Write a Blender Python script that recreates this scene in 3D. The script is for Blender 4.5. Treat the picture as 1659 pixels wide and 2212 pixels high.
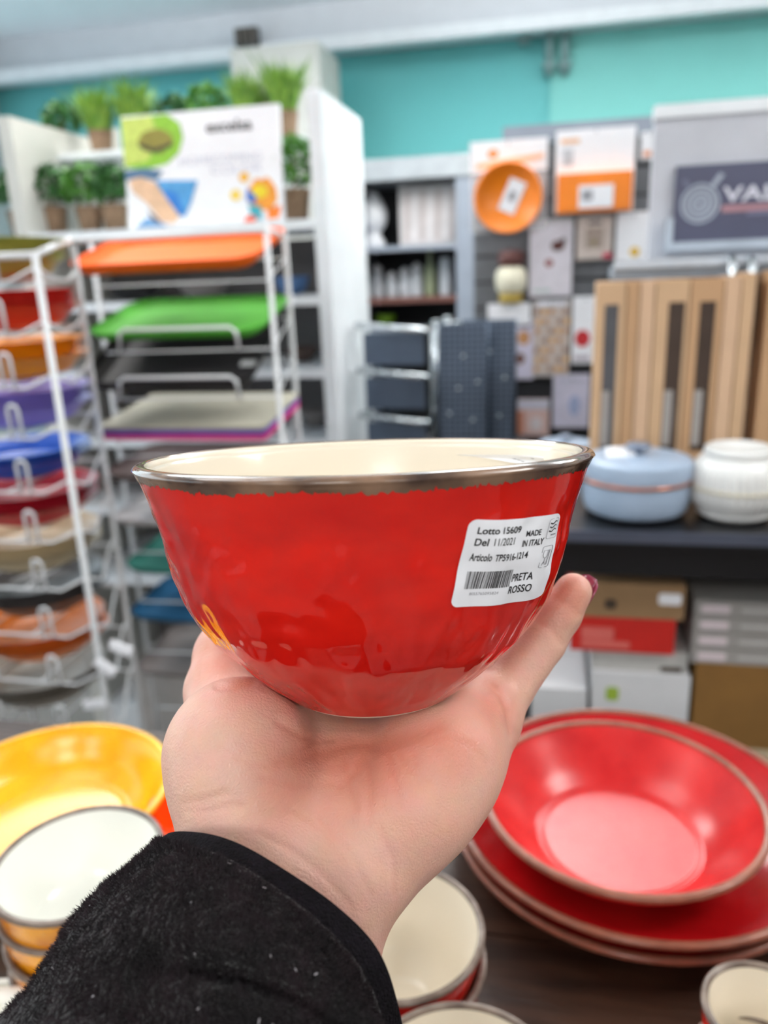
import bpy, bmesh, math, random
import numpy as np
from mathutils import Vector, Matrix, noise
random.seed(7)
rng = np.random.default_rng(7)
scene = bpy.context.scene
COL = scene.collection
for o in list(bpy.data.objects): bpy.data.objects.remove(o)

# ------------------------------------------------------------------ camera
IMG_W, IMG_H, FPX = 1659.0, 2212.0, 1700.0
CX, CY = IMG_W/2, IMG_H/2
CAM = np.array([0.0, 0.0, 1.40])
PITCH, ROLL = math.radians(17.0), math.radians(-2.3)
FW = np.array([0, math.cos(PITCH), -math.sin(PITCH)])
R0 = np.array([1.0, 0, 0]); U0 = np.array([0, math.sin(PITCH), math.cos(PITCH)])
RT = math.cos(ROLL)*R0 + math.sin(ROLL)*U0
UP = -math.sin(ROLL)*R0 + math.cos(ROLL)*U0
cam_data = bpy.data.cameras.new('camera')
cam = bpy.data.objects.new('camera', cam_data); COL.objects.link(cam)
cam_data.sensor_fit = 'VERTICAL'; cam_data.sensor_height = 36.0; cam_data.sensor_width = 27.0
cam_data.lens = FPX/IMG_H*36.0
cam_data.clip_start = 0.01; cam_data.clip_end = 60
cam.matrix_world = Matrix(((RT[0], UP[0], -FW[0], CAM[0]), (RT[1], UP[1], -FW[1], CAM[1]),
                           (RT[2], UP[2], -FW[2], CAM[2]), (0, 0, 0, 1)))
cam_data.dof.use_dof = True
cam_data.dof.focus_distance = 0.222
cam_data.dof.aperture_fstop = 9.5
scene.camera = cam

# ------------------------------------------------------------------ light
vs = scene.view_settings
vs.view_transform = 'Standard'; vs.look = 'None'; vs.exposure = -0.64; vs.gamma = 1.0; vs.use_curve_mapping = False
world = bpy.data.worlds.new('daylight'); scene.world = world; world.use_nodes = True
wn = world.node_tree.nodes; wn['Background'].inputs[0].default_value = (0.80, 0.92, 1.0, 1)
wn['Background'].inputs[1].default_value = 3.6
PHI = math.radians(12.0)
E1 = np.array([math.cos(PHI), -math.sin(PHI), 0]); E2 = np.array([math.sin(PHI), math.cos(PHI), 0])
def SW(a, b, z): return E1*a + E2*b + np.array([0, 0, z])
CEIL = 2.62
LAMPZ = CEIL-.30
FILL_SPOTS = [(-1.0, .55), (1.35, .6), (-1.5, -2.2), (1.2, -2.2), (-.15, -1.6), (-1.5, 2.2), (0.0, 2.75), (1.5, 2.75)]  # unseen lamps, spots and power chosen to brighten foreground and background
FILL_WATT = [4, 25, 20, 24, 27, 22, 22, 24]
for i, (a, b) in enumerate(FILL_SPOTS):
    ld = bpy.data.lights.new('fill_panel_light', 'AREA'); ld.shape = 'RECTANGLE'; ld.size = 0.58; ld.size_y = 0.58
    ld.energy = FILL_WATT[i]; ld.color = (1.0, 0.975, 0.94)
    lo = bpy.data.objects.new('fill_panel_light', ld); COL.objects.link(lo)
    lo.location = SW(a, b, LAMPZ-0.004); lo.rotation_euler = (0, 0, -PHI)
    lu = ld.copy(); lu.energy = 16 if b < 1 else 52
    lo2 = bpy.data.objects.new('added_uplight', lu); COL.objects.link(lo2)  # uplight added to brighten the ceiling and upper walls
    lo2.location = SW(a, b, LAMPZ+.03); lo2.rotation_euler = (math.pi, 0, -PHI)

# ------------------------------------------------------------------ projection helpers (pixel -> place)
def rayd(u, v): return FW + RT*((u-CX)/FPX) - UP*((v-CY)/FPX)
def P(u, v, d): return CAM + rayd(u, v)*d
def Pz(u, v, z):
    r = rayd(u, v); return CAM + r*((z-CAM[2])/r[2])
def Sb(u, v, b):
    r = rayd(u, v); d = b/(r@E2); p = CAM + r*d
    return p@E1, p[2]
def cam2w(q):
    q = np.asarray(q, float)
    return CAM + q[..., 0:1]*RT - q[..., 1:2]*UP + q[..., 2:3]*FW

# ------------------------------------------------------------------ materials
def lin(c):
    c = [x/255.0 for x in c]
    return tuple((x/12.92 if x <= .04045 else ((x+.055)/1.055)**2.4) for x in c)+(1.0,)
MATS = {}
def mat(name, rgb, rough=.5, metal=0., var=0.08, vscale=14., bump=0., bscale=60., coat=0., trans=0., alpha=1., sheen=0., rgb2=None, spec=.5, ior=1.45, stretch=None):
    if name in MATS: return MATS[name]
    m = bpy.data.materials.new(name); m.use_nodes = True
    nt = m.node_tree; b = nt.nodes['Principled BSDF']
    tc = nt.nodes.new('ShaderNodeTexCoord'); src = tc.outputs['Object']
    if stretch:
        mp = nt.nodes.new('ShaderNodeMapping'); mp.inputs['Scale'].default_value = stretch
        nt.links.new(src, mp.inputs[0]); src = mp.outputs[0]
    n = nt.nodes.new('ShaderNodeTexNoise'); n.inputs['Scale'].default_value = vscale; n.inputs['Detail'].default_value = 3
    nt.links.new(src, n.inputs['Vector'])
    mix = nt.nodes.new('ShaderNodeMix'); mix.data_type = 'RGBA'
    c = lin(rgb); c2 = lin(rgb2) if rgb2 else tuple(max(0, x*(1-2*var)) for x in c[:3])+(1,)
    mix.inputs[6].default_value = c; mix.inputs[7].default_value = c2
    rm = nt.nodes.new('ShaderNodeMapRange'); rm.inputs[1].default_value = .35; rm.inputs[2].default_value = .68
    nt.links.new(n.outputs[0], rm.inputs[0]); nt.links.new(rm.outputs[0], mix.inputs[0])
    nt.links.new(mix.outputs[2], b.inputs['Base Color'])
    b.inputs['Roughness'].default_value = rough; b.inputs['Metallic'].default_value = metal
    b.inputs['IOR'].default_value = ior
    b.inputs['Specular IOR Level'].default_value = spec
    if coat: b.inputs['Coat Weight'].default_value = coat; b.inputs['Coat Roughness'].default_value = .04
    if trans: b.inputs['Transmission Weight'].default_value = trans
    if alpha < 1: b.inputs['Alpha'].default_value = alpha
    if sheen: b.inputs['Sheen Weight'].default_value = sheen
    if bump:
        n2 = nt.nodes.new('ShaderNodeTexNoise'); n2.inputs['Scale'].default_value = bscale; n2.inputs['Detail'].default_value = 2
        nt.links.new(src, n2.inputs['Vector'])
        bp = nt.nodes.new('ShaderNodeBump'); bp.inputs['Strength'].default_value = bump; bp.inputs['Distance'].default_value = .004
        nt.links.new(n2.outputs[0], bp.inputs['Height']); nt.links.new(bp.outputs[0], b.inputs['Normal'])
    MATS[name] = m; return m

# ------------------------------------------------------------------ object helpers
def tag(o, label=None, cat=None, group=None, kind=None):
    if label: o['label'] = label
    if cat: o['category'] = cat
    if group: o['group'] = group
    if kind: o['kind'] = kind
    return o
def empty(name, loc=(0, 0, 0), rz=0.0, label=None, cat=None, group=None):
    o = bpy.data.objects.new(name, None); COL.objects.link(o)
    o.empty_display_size = .02; o.location = tuple(loc); o.rotation_euler = (0, 0, rz)
    return tag(o, label, cat, group)
def sroot(name, a, b, z, label=None, cat=None, group=None, rz=0.0):
    return empty(name, SW(a, b, z), -PHI+rz, label, cat, group)
def meshobj(name, verts, faces, m, parent=None, smooth=False):
    me = bpy.data.meshes.new(name)
    me.from_pydata([tuple(map(float, v)) for v in verts], [], [tuple(map(int, f)) for f in faces])
    if smooth: me.polygons.foreach_set('use_smooth', [True]*len(me.polygons))
    me.update()
    if m: me.materials.append(m)
    o = bpy.data.objects.new(name, me); COL.objects.link(o)
    if parent is not None: o.parent = parent
    return o
class MB:
    def __init__(s): s.v = []; s.f = []
    def add(s, vs_, fs):
        k = len(s.v); s.v += [tuple(v) for v in vs_]; s.f += [tuple(i+k for i in f) for f in fs]; return s
    def box(s, x0, x1, y0, y1, z0, z1, M=None):
        vs_ = [(x, y, z) for z in (z0, z1) for y in (y0, y1) for x in (x0, x1)]
        if M is not None: vs_ = [tuple(M @ Vector(v)) for v in vs_]
        return s.add(vs_, [(0, 2, 3, 1), (4, 5, 7, 6), (0, 1, 5, 4), (2, 6, 7, 3), (0, 4, 6, 2), (1, 3, 7, 5)])
    def tube(s, pts, r, n=8, close=False):
        pts = [Vector(p) for p in pts]; N = len(pts); vs_ = []; fs = []
        rr = r if hasattr(r, '__len__') else [r]*N
        for i, p in enumerate(pts):
            if close: t = pts[(i+1) % N]-pts[i-1]
            else: t = pts[min(i+1, N-1)]-pts[max(i-1, 0)]
            t.normalize(); up = Vector((0, 0, 1)) if abs(t.z) < .95 else Vector((0, 1, 0))
            x = t.cross(up).normalized(); y = t.cross(x)
            for k in range(n):
                a = 2*math.pi*k/n; vs_.append(p+(x*math.cos(a)+y*math.sin(a))*rr[i])
        M_ = N if close else N-1
        for i in range(M_):
            j = (i+1) % N
            for k in range(n):
                l = (k+1) % n; fs.append((i*n+k, i*n+l, j*n+l, j*n+k))
        if not close:
            fs.append(tuple(range(n))[::-1]); fs.append(tuple((N-1)*n+k for k in range(n)))
        return s.add(vs_, fs)
    def lathe(s, prof, n=48, sx=1., sy=1., fn=None):
        vs_ = []; fs = []
        for i, (r, z) in enumerate(prof):
            for k in range(n):
                a = 2*math.pi*k/n; q = r
                if fn: q = fn(r, z, a)
                vs_.append((q*math.cos(a)*sx, q*math.sin(a)*sy, z))
        for i in range(len(prof)-1):
            for k in range(n):
                l = (k+1) % n; fs.append((i*n+k, i*n+l, (i+1)*n+l, (i+1)*n+k))
        if prof[0][0] > 0: fs.append(tuple(range(n))[::-1])
        return s.add(vs_, fs)
    def prism(s, poly, y0, y1):      # poly in x,z ; extruded along y
        n = len(poly); vs_ = [(x, y0, z) for x, z in poly]+[(x, y1, z) for x, z in poly]
        fs = [tuple(range(n)), tuple(range(2*n-1, n-1, -1))]+[(i, i+n, (i+1) % n+n, (i+1) % n) for i in range(n)]
        return s.add(vs_, fs)
    def slab(s, poly, z0, z1):       # poly in x,y ; extruded along z
        n = len(poly); vs_ = [(x, y, z0) for x, y in poly]+[(x, y, z1) for x, y in poly]
        fs = [tuple(range(n))[::-1], tuple(range(n, 2*n))]+[(i, (i+1) % n, (i+1) % n+n, i+n) for i in range(n)]
        return s.add(vs_, fs)
    def build(s, name, m, parent=None, smooth=False, xf=None):
        vs_ = s.v if xf is None else [tuple(xf @ Vector(v)) for v in s.v]
        return meshobj(name, vs_, s.f, m, parent, smooth)
def copy_tree(o, parent=None):
    c = o.copy(); COL.objects.link(c); c.parent = parent
    for ch in list(o.children): copy_tree(ch, c)
    return c
def rrect(x0, x1, y0, y1, r, n=5):
    pts = []
    for cx, cy, a0 in ((x1-r, y1-r, 0), (x0+r, y1-r, 90), (x0+r, y0+r, 180), (x1-r, y0+r, 270)):
        for k in range(n+1):
            a = math.radians(a0+90*k/n); pts.append((cx+r*math.cos(a), cy+r*math.sin(a)))
    return pts
def circ(cx, cy, rx, ry=None, n=24, a0=0, wob=0.):
    ry = rx if ry is None else ry
    return [(cx+rx*math.cos(2*math.pi*k/n+a0)*(1+wob*math.sin(3*k)), cy+ry*math.sin(2*math.pi*k/n+a0)*(1+wob*math.cos(2.3*k))) for k in range(n)]
def text_data(s, bold=False):
    cu = bpy.data.curves.new('lettering', 'FONT'); cu.body = s; cu.size = 1.0; cu.resolution_u = 4
    if bold: cu.offset = .018
    to = bpy.data.objects.new('lettering', cu); COL.objects.link(to)
    dg = bpy.context.evaluated_depsgraph_get(); dg.update()
    me = bpy.data.meshes.new_from_object(to.evaluated_get(dg))
    v = np.array([tuple(x.co) for x in me.vertices])[:, :2]; f = [tuple(p.vertices) for p in me.polygons]
    bpy.data.objects.remove(to); bpy.data.curves.remove(cu); bpy.data.meshes.remove(me)
    mn, mx = v.min(0), v.max(0); v = (v-mn)/(mx-mn)
    return v, f
def flat_text(name, s, m, parent, x0, x1, z0, z1, y, bold=False):   # lettering on a board facing -y
    v, f = text_data(s, bold)
    return meshobj(name, [(x0+p[0]*(x1-x0), y, z0+p[1]*(z1-z0)) for p in v], f, m, parent)

# ------------------------------------------------------------------ the room
m_floor = mat('floor_tile', (120, 112, 106), .45, var=.12, vscale=5)
m_ceil = mat('ceiling_paint', (236, 242, 247), .8, var=.02)
m_teal = mat('teal_paint', (104, 190, 190), .6, var=.03, vscale=2)
m_teal2 = mat('lit_side_teal', (128, 205, 198), .6, var=.03, vscale=2)  # paler teal: brighter side of the wall corner put into the colour
m_wall = mat('shop_wall_paint', (190, 192, 194), .75, var=.05, vscale=2)
m_white = mat('white_enamel', (236, 240, 244), .4, var=.03)
def struct(name, mb, m, loc=(0, 0, 0)):
    o = mb.build(name, m); o.location = SW(*loc); o.rotation_euler = (0, 0, -PHI); o['kind'] = 'structure'; return o
A0, A1, B0, B1 = -3.0, 3.0, -3.2, 4.3
struct('floor', MB().box(A0, A1, B0, B1, -.1, 0), m_floor)
struct('ceiling', MB().box(A0, A1, B0, B1, CEIL, CEIL+.1), m_ceil)
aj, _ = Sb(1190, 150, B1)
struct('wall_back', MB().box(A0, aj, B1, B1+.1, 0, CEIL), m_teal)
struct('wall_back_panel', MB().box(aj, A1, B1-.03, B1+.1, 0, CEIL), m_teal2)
struct('wall_right', MB().box(A1, A1+.1, B0, B1, 0, CEIL), m_wall)
struct('wall_front', MB().box(A0, A1, B0-.1, B0, 0, CEIL), mat('dim_wall_paint', (190, 186, 182), .8, var=.1))
# left wall with a long shop window
wl = MB().box(A0-.1, A0, B0, B1, 0, .7).box(A0-.1, A0, B0, B1, 2.45, CEIL).box(A0-.1, A0, B0, -1.2, .7, 2.45).box(A0-.1, A0, 4.1, B1, .7, 2.45)
struct('wall_left', wl, m_wall)
wf = MB()
for b in (-1.2, .55, 2.3, 4.05): wf.box(A0-.08, A0-.02, b, b+.05, .7, 2.45)
wf.box(A0-.08, A0-.02, -1.2, 4.1, .7, .75).box(A0-.08, A0-.02, -1.2, 4.1, 2.4, 2.45)
w1 = struct('window_1', wf, m_white)
m_glass = mat('window_glass', (240, 248, 250), .0, var=0, trans=1.0, ior=1.02)
for b in (-1.15, .6, 2.35):
    MB().box(A0-.055, A0-.05, b, b+1.7, .75, 2.4).build('pane', m_glass, w1)
# soffit beam and white trims under the ceiling
_, zb0 = Sb(500, 135, 4.2)
struct('trim_1', MB().box(A0, A1, 4.12, B1-.03, zb0, CEIL), mat('beam_paint', (214, 218, 224), .6, var=.02))
struct('trim_2', MB().box(A0, A1, 4.06, 4.12, zb0-.02, zb0+.035), m_white)
# grey rods with clamps, added in place of shadow lines on the wall
for u0, v0, v1, lbl in ((1188, 40, 160, 'added grey shadow-line pipe on teal wall, of the long pair the one nearer the pillar'),
                        (1222, 40, 160, 'added grey shadow-line pipe on teal wall, of the long pair the one farther from the pillar'),
                        (1132, 50, 95, 'short grey rod added as a shadow line under the ceiling beam on teal wall')):
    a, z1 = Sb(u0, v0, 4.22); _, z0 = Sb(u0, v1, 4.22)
    t = sroot('shadow_line_rod', a, 4.22, z0, lbl, 'rod', 'shadow lines on the teal wall')
    MB().tube([(0, .02, 0), (0, .02, z1-z0)], .02, 10).build('rod', mat('shadow_line_grey', (128, 160, 160), .5), t, True)
    for q in (.15, .8): MB().box(-.03, .03, .0, .05, (z1-z0)*q, (z1-z0)*q+.015).build('clamp', mat('shadow_line_grey', (0, 0, 0)), t)
# unseen ceiling lamps, added to brighten hand, bowl, boxes and back wall
for i, (a, b) in enumerate(FILL_SPOTS):
    t = sroot('fill_light_panel', a, b, LAMPZ, 'unseen square white light panel added under the ceiling as fill', 'ceiling light', 'added fill light panels')
    MB().box(-.31, .31, -.31, -.295, 0, .025).box(-.31, .31, .295, .31, 0, .025).box(-.31, -.295, -.295, .295, 0, .025).box(.295, .31, -.295, .295, 0, .025).build('frame', m_white, t)
    md = MATS.get('fill_diffuser')
    if not md:
        md = bpy.data.materials.new('fill_diffuser'); md.use_nodes = True; bs = md.node_tree.nodes['Principled BSDF']
        bs.inputs['Emission Color'].default_value = (1, .97, .93, 1); bs.inputs['Emission Strength'].default_value = 6; MATS['fill_diffuser'] = md
    MB().box(-.295, .295, -.295, .295, .008, .014).build('diffuser', md, t)
    for x in (-.25, .25): MB().tube([(x, 0, .02), (x, 0, CEIL-LAMPZ)], .004, 6).build('suspension_rod', m_white, t)
# ------------------------------------------------------------------ the held bowl
BD, BT, BR, BXC, BYC = .2415, .152, -.034, 787, 984
_Pc = np.array([(BXC-CX)/FPX*BD, (BYC-CY)/FPX*BD, BD])
_M = np.array([[math.cos(BR), -math.sin(BR), 0], [math.sin(BR), math.cos(BR), 0], [0, 0, 1]])
b_ax = _M @ np.array([0, -math.cos(BT), -math.sin(BT)])       # bowl axis (up), camera coords
b_e1 = _M @ np.array([1.0, 0, 0]); b_e2 = np.cross(b_ax, b_e1)
if b_e2[2] < 0: b_e2 = -b_e2
BH = .0739
b_org = _Pc - b_ax*BH                                         # foot centre, camera coords
PROF_Z = BH-np.array([0, 3.36, 8.96, 15.68, 24.64, 33.6, 42.56, 51.52, 58.24, 63.84, 68.32, 71.12, 73.9])/1000
PROF_R = np.array([68.0, 66.7, 64.8, 62.8, 60.6, 58.2, 54.9, 49.7, 43.6, 37.8, 32.8, 29.2, 26.1])/1000
PZ, PR = PROF_Z[::-1], PROF_R[::-1]
_zs = np.linspace(0, BH, 400); _rs = np.interp(_zs, PZ, PR)
_k = np.hanning(31); _k /= _k.sum()
_rs = np.convolve(np.pad(_rs, 15, mode='reflect', reflect_type='odd'), _k, 'valid')
def prof_r(z): return np.interp(z, _zs, _rs)
def hammered(th, z):
    x, y = math.cos(th), math.sin(th)
    n1 = noise.noise(Vector((x*2.6, y*2.6, z*26+3)))
    n2 = noise.noise(Vector((x*6+5, y*6, z*62+x*2)))
    n3 = noise.noise(Vector((x*15+5, y*15, z*190)))
    fade = min(1., max(0, (BH-.004-z)/.012))*min(1., z/.01)
    return fade*(n1*.0007+n2*.0010+n3*.00036)
def outer_r(th, z): return float(prof_r(z))+hammered(th, z)
bw = np.array([b_e1, b_e2, b_ax]).T
def bowl_local(q): return (np.asarray(q)-b_org) @ bw           # camera coords -> bowl coords
loc_w = cam2w(b_org)
axes = [cam2w(b_org+x)-loc_w for x in (b_e1, b_e2, b_ax)]
bowl = empty('ceramic_bowl', (0, 0, 0), 0, 'glossy red ceramic bowl with dark rim and white sticker, held on a hand', 'bowl')
# keep right-handed local axes
hand_ = np.dot(np.cross(axes[0], axes[1]), axes[2])
assert hand_ > 0, hand_
bowl.matrix_world = Matrix([[axes[0][i], axes[1][i], axes[2][i], loc_w[i]] for i in range(3)]+[[0, 0, 0, 1]])

def glaze(name, rgb, rgb2, rough, vscale, stretch=None, coat=.0, bump=.0):
    m = mat(name, rgb, rough, var=0, rgb2=rgb2, vscale=vscale, stretch=stretch, bump=bump, bscale=40, coat=coat)
    return m
m_red = glaze('red_glaze', (222, 32, 20), (200, 20, 15), .035, 30, (1, 1, 2.2))
m_red.node_tree.nodes['Principled BSDF'].inputs['IOR'].default_value = 1.55
m_cream = mat('cream_glaze', (230, 219, 200), .12, var=.02)
m_rim = mat('bronze_rim_glaze', (140, 110, 88), .12, var=0, rgb2=(66, 48, 40), vscale=60, coat=.5)
m_clay = mat('bare_clay', (226, 205, 185), .8, var=.05)
NA = 360
zl = list(np.linspace(0.0012, BH-.0006, 84))
vs_, fs = [], []
for z in zl:
    for k in range(NA):
        th = 2*math.pi*k/NA; r = outer_r(th, z); vs_.append((r*math.cos(th), r*math.sin(th), z))
for i in range(len(zl)-1):
    for k in range(NA):
        l = (k+1) % NA; fs.append((i*NA+k, i*NA+l, (i+1)*NA+l, (i+1)*NA+k))
meshobj('bowl_wall', vs_, fs, m_red, bowl, True)
# inside
wall = .0042
zi = np.linspace(.006, BH-.0006, 60)
ip = [(0, .0062), (.01, .0060), (.018, .0058)]+[(max(.0, float(prof_r(z))-wall-.0004), float(z)) for z in np.linspace(.0075, BH-.0012, 60)]+[(float(prof_r(BH))-wall/2+(wall/2+.0003)*math.cos(a), BH-.0012+.0020*math.sin(a)) for a in np.linspace(math.pi, math.radians(100), 8)]
MB().lathe(ip, 192).build('inner_glaze', m_cream, bowl, True)
# lip : ragged painted bronze band
vs_, fs = [], []; NB = 720; lip = []
for k in range(NB):
    th = 2*math.pi*k/NB
    rag = .0019+.0009*noise.noise(Vector((th*3, 2, 0)))+.0010*noise.noise(Vector((th*26, 5, 0)))+.0011*noise.noise(Vector((th*95, 9, 0)))
    R_ = float(prof_r(BH)); ring = []
    for t in np.linspace(0, 1, 6):
        z = BH-.0012-rag*(1-t)
        ring.append((outer_r(th, z)+.00012+.00022*math.sin(math.pi*min(1, t*1.2)*.5), z))
    for a in np.linspace(0, math.radians(112), 9)[1:]:
        ring.append((R_-wall/2+(wall/2+.0004)*math.cos(a)+(.0002 if a < 1 else 0), BH-.0012+.0022*math.sin(a)))
    ring.append((ring[-1][0]-.0002, ring[-1][1]-.0012))
    lip.append(ring)
L = len(lip[0])
for k in range(NB):
    th = 2*math.pi*k/NB
    for r, z in lip[k]: vs_.append((r*math.cos(th), r*math.sin(th), z))
for k in range(NB):
    l = (k+1) % NB
    for j in range(L-1): fs.append((k*L+j, l*L+j, l*L+j+1, k*L+j+1))
tag(meshobj('rim_band', vs_, fs, m_rim, bowl, True), 'dark bronze painted rim with a ragged lower edge')
MB().lathe([(0, .0014), (.020, .0014), (.0215, 0), (.0255, 0), (.0262, .0016)], 96).build('foot_ring', m_clay, bowl, True)

def bowl_hit(u, v, inner=False):
    r = np.array([(u-CX)/FPX, (v-CY)/FPX, 1.0]); o = bowl_local(np.zeros(3)); d = r @ bw
    ts = np.linspace(.15, .36, 4000); q = o+ts[:, None]*d
    rr = np.hypot(q[:, 0], q[:, 1]); ok = (q[:, 2] > .002) & (q[:, 2] < BH)
    R_ = prof_r(q[:, 2])-(wall if inner else 0)
    s = (rr < R_) & ok
    if inner: i = len(s)-1-np.argmax(s[::-1])
    else: i = int(np.argmax(s))
    if not inner and i > 0:
        g0, g1 = rr[i-1]-R_[i-1], rr[i]-R_[i]; w = g0/(g0-g1+1e-15); p_ = q[i-1]*(1-w)+q[i]*w
        return math.atan2(p_[1], p_[0]), float(p_[2])
    return math.atan2(q[i, 1], q[i, 0]), float(q[i, 2])
# --- paper sticker
STP = np.array([(1014, 1121), (1213, 1106), (1170, 1290), (971, 1312)], float)    # TL TR BR BL
NG = 40; STG = np.zeros((NG+1, NG+1, 2))
for i in range(NG+1):
    for j in range(NG+1):
        s, t = i/NG, j/NG; q = STP[0]*(1-s)*(1-t)+STP[1]*s*(1-t)+STP[2]*s*t+STP[3]*(1-s)*t
        q[1] += 9*math.sin(math.pi*s)*(1-t)*.8+6*math.sin(math.pi*s)*t
        STG[i, j] = bowl_hit(*q)
def st_map(s, t, off):
    x, y = min(max(s, 0), .99999)*NG, min(max(t, 0), .99999)*NG; i, j = int(x), int(y); x -= i; y -= j
    a = STG[i, j]*(1-x)*(1-y)+STG[i+1, j]*x*(1-y)+STG[i, j+1]*(1-x)*y+STG[i+1, j+1]*x*y
    r = outer_r(a[0], a[1])+off
    return (r*math.cos(a[0]), r*math.sin(a[0]), a[1])
def patch(name, poly, m, parent, off, rings=6):
    c = np.mean(poly, 0); vs_ = [st_map(c[0], c[1], off)]; fs = []; n = len(poly)
    for k in range(1, rings+1):
        for p in poly:
            q = c+(np.array(p)-c)*k/rings; vs_.append(st_map(q[0], q[1], off))
    for i in range(n): fs.append((0, 1+(i+1) % n, 1+i))
    for k in range(rings-1):
        for i in range(n):
            j = (i+1) % n; fs.append((1+k*n+i, 1+k*n+j, 1+(k+1)*n+j, 1+(k+1)*n+i))
    return meshobj(name, vs_, fs, m, parent, True)
def dens(poly, k=4):
    out = []
    for i in range(len(poly)):
        a, b = np.array(poly[i]), np.array(poly[(i+1) % len(poly)]); n = max(1, int(np.linalg.norm(b-a)/.05))
        out += [tuple(a+(b-a)*j/n) for j in range(n)]
    return out
m_paper = mat('sticker_paper', (244, 245, 250), .55, var=.01)
m_ink = mat('black_ink', (22, 20, 24), .6, var=.0)
m_inkgrey = mat('grey_ink', (150, 150, 156), .6, var=.0)
sticker = patch('sticker', dens(rrect(0, 1, 0, 1, .085, 6)), m_paper, bowl, .0003, 16)
tag(sticker, 'white paper sticker printed in black')
def st_text(s, s0, s1, tb, h, bold=False, m=m_ink):
    v, f = text_data(s, bold)
    meshobj('lettering', [st_map(s0+p[0]*(s1-s0), tb-p[1]*h, .00042) for p in v], f, m, sticker)
st_text('Lotto', .105, .335, .165, .078, True); st_text('15609', .375, .575, .165, .080, True)
st_text('Del', .105, .245, .300, .085, True); st_text('11/2021', .300, .525, .297, .085)
st_text('MADE', .655, .800, .225, .068, True); st_text('IN ITALY', .632, .845, .340, .075, True)
st_text('Articolo', .10, .315, .475, .088, True); st_text('TP5916-1214', .350, .715, .480, .082, True)
st_text('PRETA', .610, .815, .745, .090, True); st_text('ROSSO', .600, .825, .885, .090, True)
st_text('8055765095824', .185, .485, .868, .032, False, m_inkgrey)
bv, bf = [], []; x = .115; r2 = random.Random(3)
while x < .59:
    w = r2.choice((.004, .005, .009, .012)); k = len(bv)
    for j in range(5):
        bv += [st_map(x, .595+.2*j/4, .0004), st_map(x+w, .595+.2*j/4, .0004)]
        if j: bf.append((k+2*j-2, k+2*j, k+2*j+1, k+2*j-1))
    x += w+r2.choice((.004, .006, .010))
meshobj('barcode', bv, bf, m_ink, sticker)
def st_line(pts, w, m, name='pictogram', close=False):
    vs_, fs = [], []; pts = [np.array(p) for p in pts]; n = len(pts)
    for i, p in enumerate(pts):
        a = pts[(i-1) % n] if (close or i) else p; b = pts[(i+1) % n] if (close or i < n-1) else p
        d = (b-a)/max(1e-9, np.linalg.norm(b-a)); nrm = np.array([-d[1], d[0]])
        vs_ += [st_map(*(p+nrm*w), .0004), st_map(*(p-nrm*w), .0004)]
    for i in range(n if close else n-1):
        j = (i+1) % n; fs.append((2*i, 2*j, 2*j+1, 2*i+1))
    return meshobj(name, vs_, fs, m, sticker)
for t0 in (.10, .145, .19):
    st_line([(.875+.085*q, t0+.014*math.sin(q*2*math.pi)) for q in np.linspace(0, 1, 14)], .006, m_ink)
st_line([(.90+.07*q, .245) for q in (0, .3, .6, 1)], .008, m_inkgrey)
st_line(rrect(.860, .978, .055, .285, .02), .0022, m_inkgrey, 'pictogram_frame', True)
st_line(rrect(.855, .965, .375, .625, .02), .0030, m_inkgrey, 'pictogram_frame', True)
st_line([(.873, .425), (.873, .48), (.882, .505), (.897, .515), (.912, .505), (.921, .48), (.921, .425)], .0032, m_inkgrey, close=True)
st_line([(.897, .515), (.897, .555), (.880, .600)], .0032, m_inkgrey); st_line([(.897, .555), (.915, .600)], .0032, m_inkgrey)
st_line([(.936, .420), (.936, .60)], .0060, m_inkgrey)
# --- small crumpled tag stuck inside the rim
SI = np.array([bowl_hit(*p, True) for p in ((1132, 1003), (1157, 950), (1200, 985), (1188, 1003))])
iv = []; N_ = 8
for i in range(N_+1):
    for j in range(N_+1):
        s, t = i/N_, j/N_
        a = SI[0]*(1-s)*(1-t)+SI[1]*s*(1-t)+SI[2]*s*t+SI[3]*(1-s)*t
        r = float(prof_r(a[1]))-wall-.0012-.0030*s*t-.0003*math.sin(7*s+3*t)
        iv.append((r*math.cos(a[0]), r*math.sin(a[0]), a[1]))
ifc = [(i*(N_+1)+j, i*(N_+1)+j+1, (i+1)*(N_+1)+j+1, (i+1)*(N_+1)+j) for i in range(N_) for j in range(N_)]
ist = tag(meshobj('inner_sticker', iv, ifc, m_paper, bowl, True), 'small white paper tag inside the rim')
for (i0, j0) in ((2, 3), (3, 3), (4, 3), (5, 6)):
    q0, q1, q2 = [np.array(iv[a*(N_+1)+b]) for a, b in ((i0, j0), (i0+1, j0), (i0, j0+1))]
    nn_ = -np.array([q0[0], q0[1], 0])/np.hypot(q0[0], q0[1])*.0003
    meshobj('lettering', [q0+nn_, q0+(q1-q0)*.6+nn_, q0+(q1-q0)*.6+(q2-q0)*.5+nn_, q0+(q2-q0)*.5+nn_], [(0, 1, 2, 3)], m_inkgrey, ist)

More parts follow.
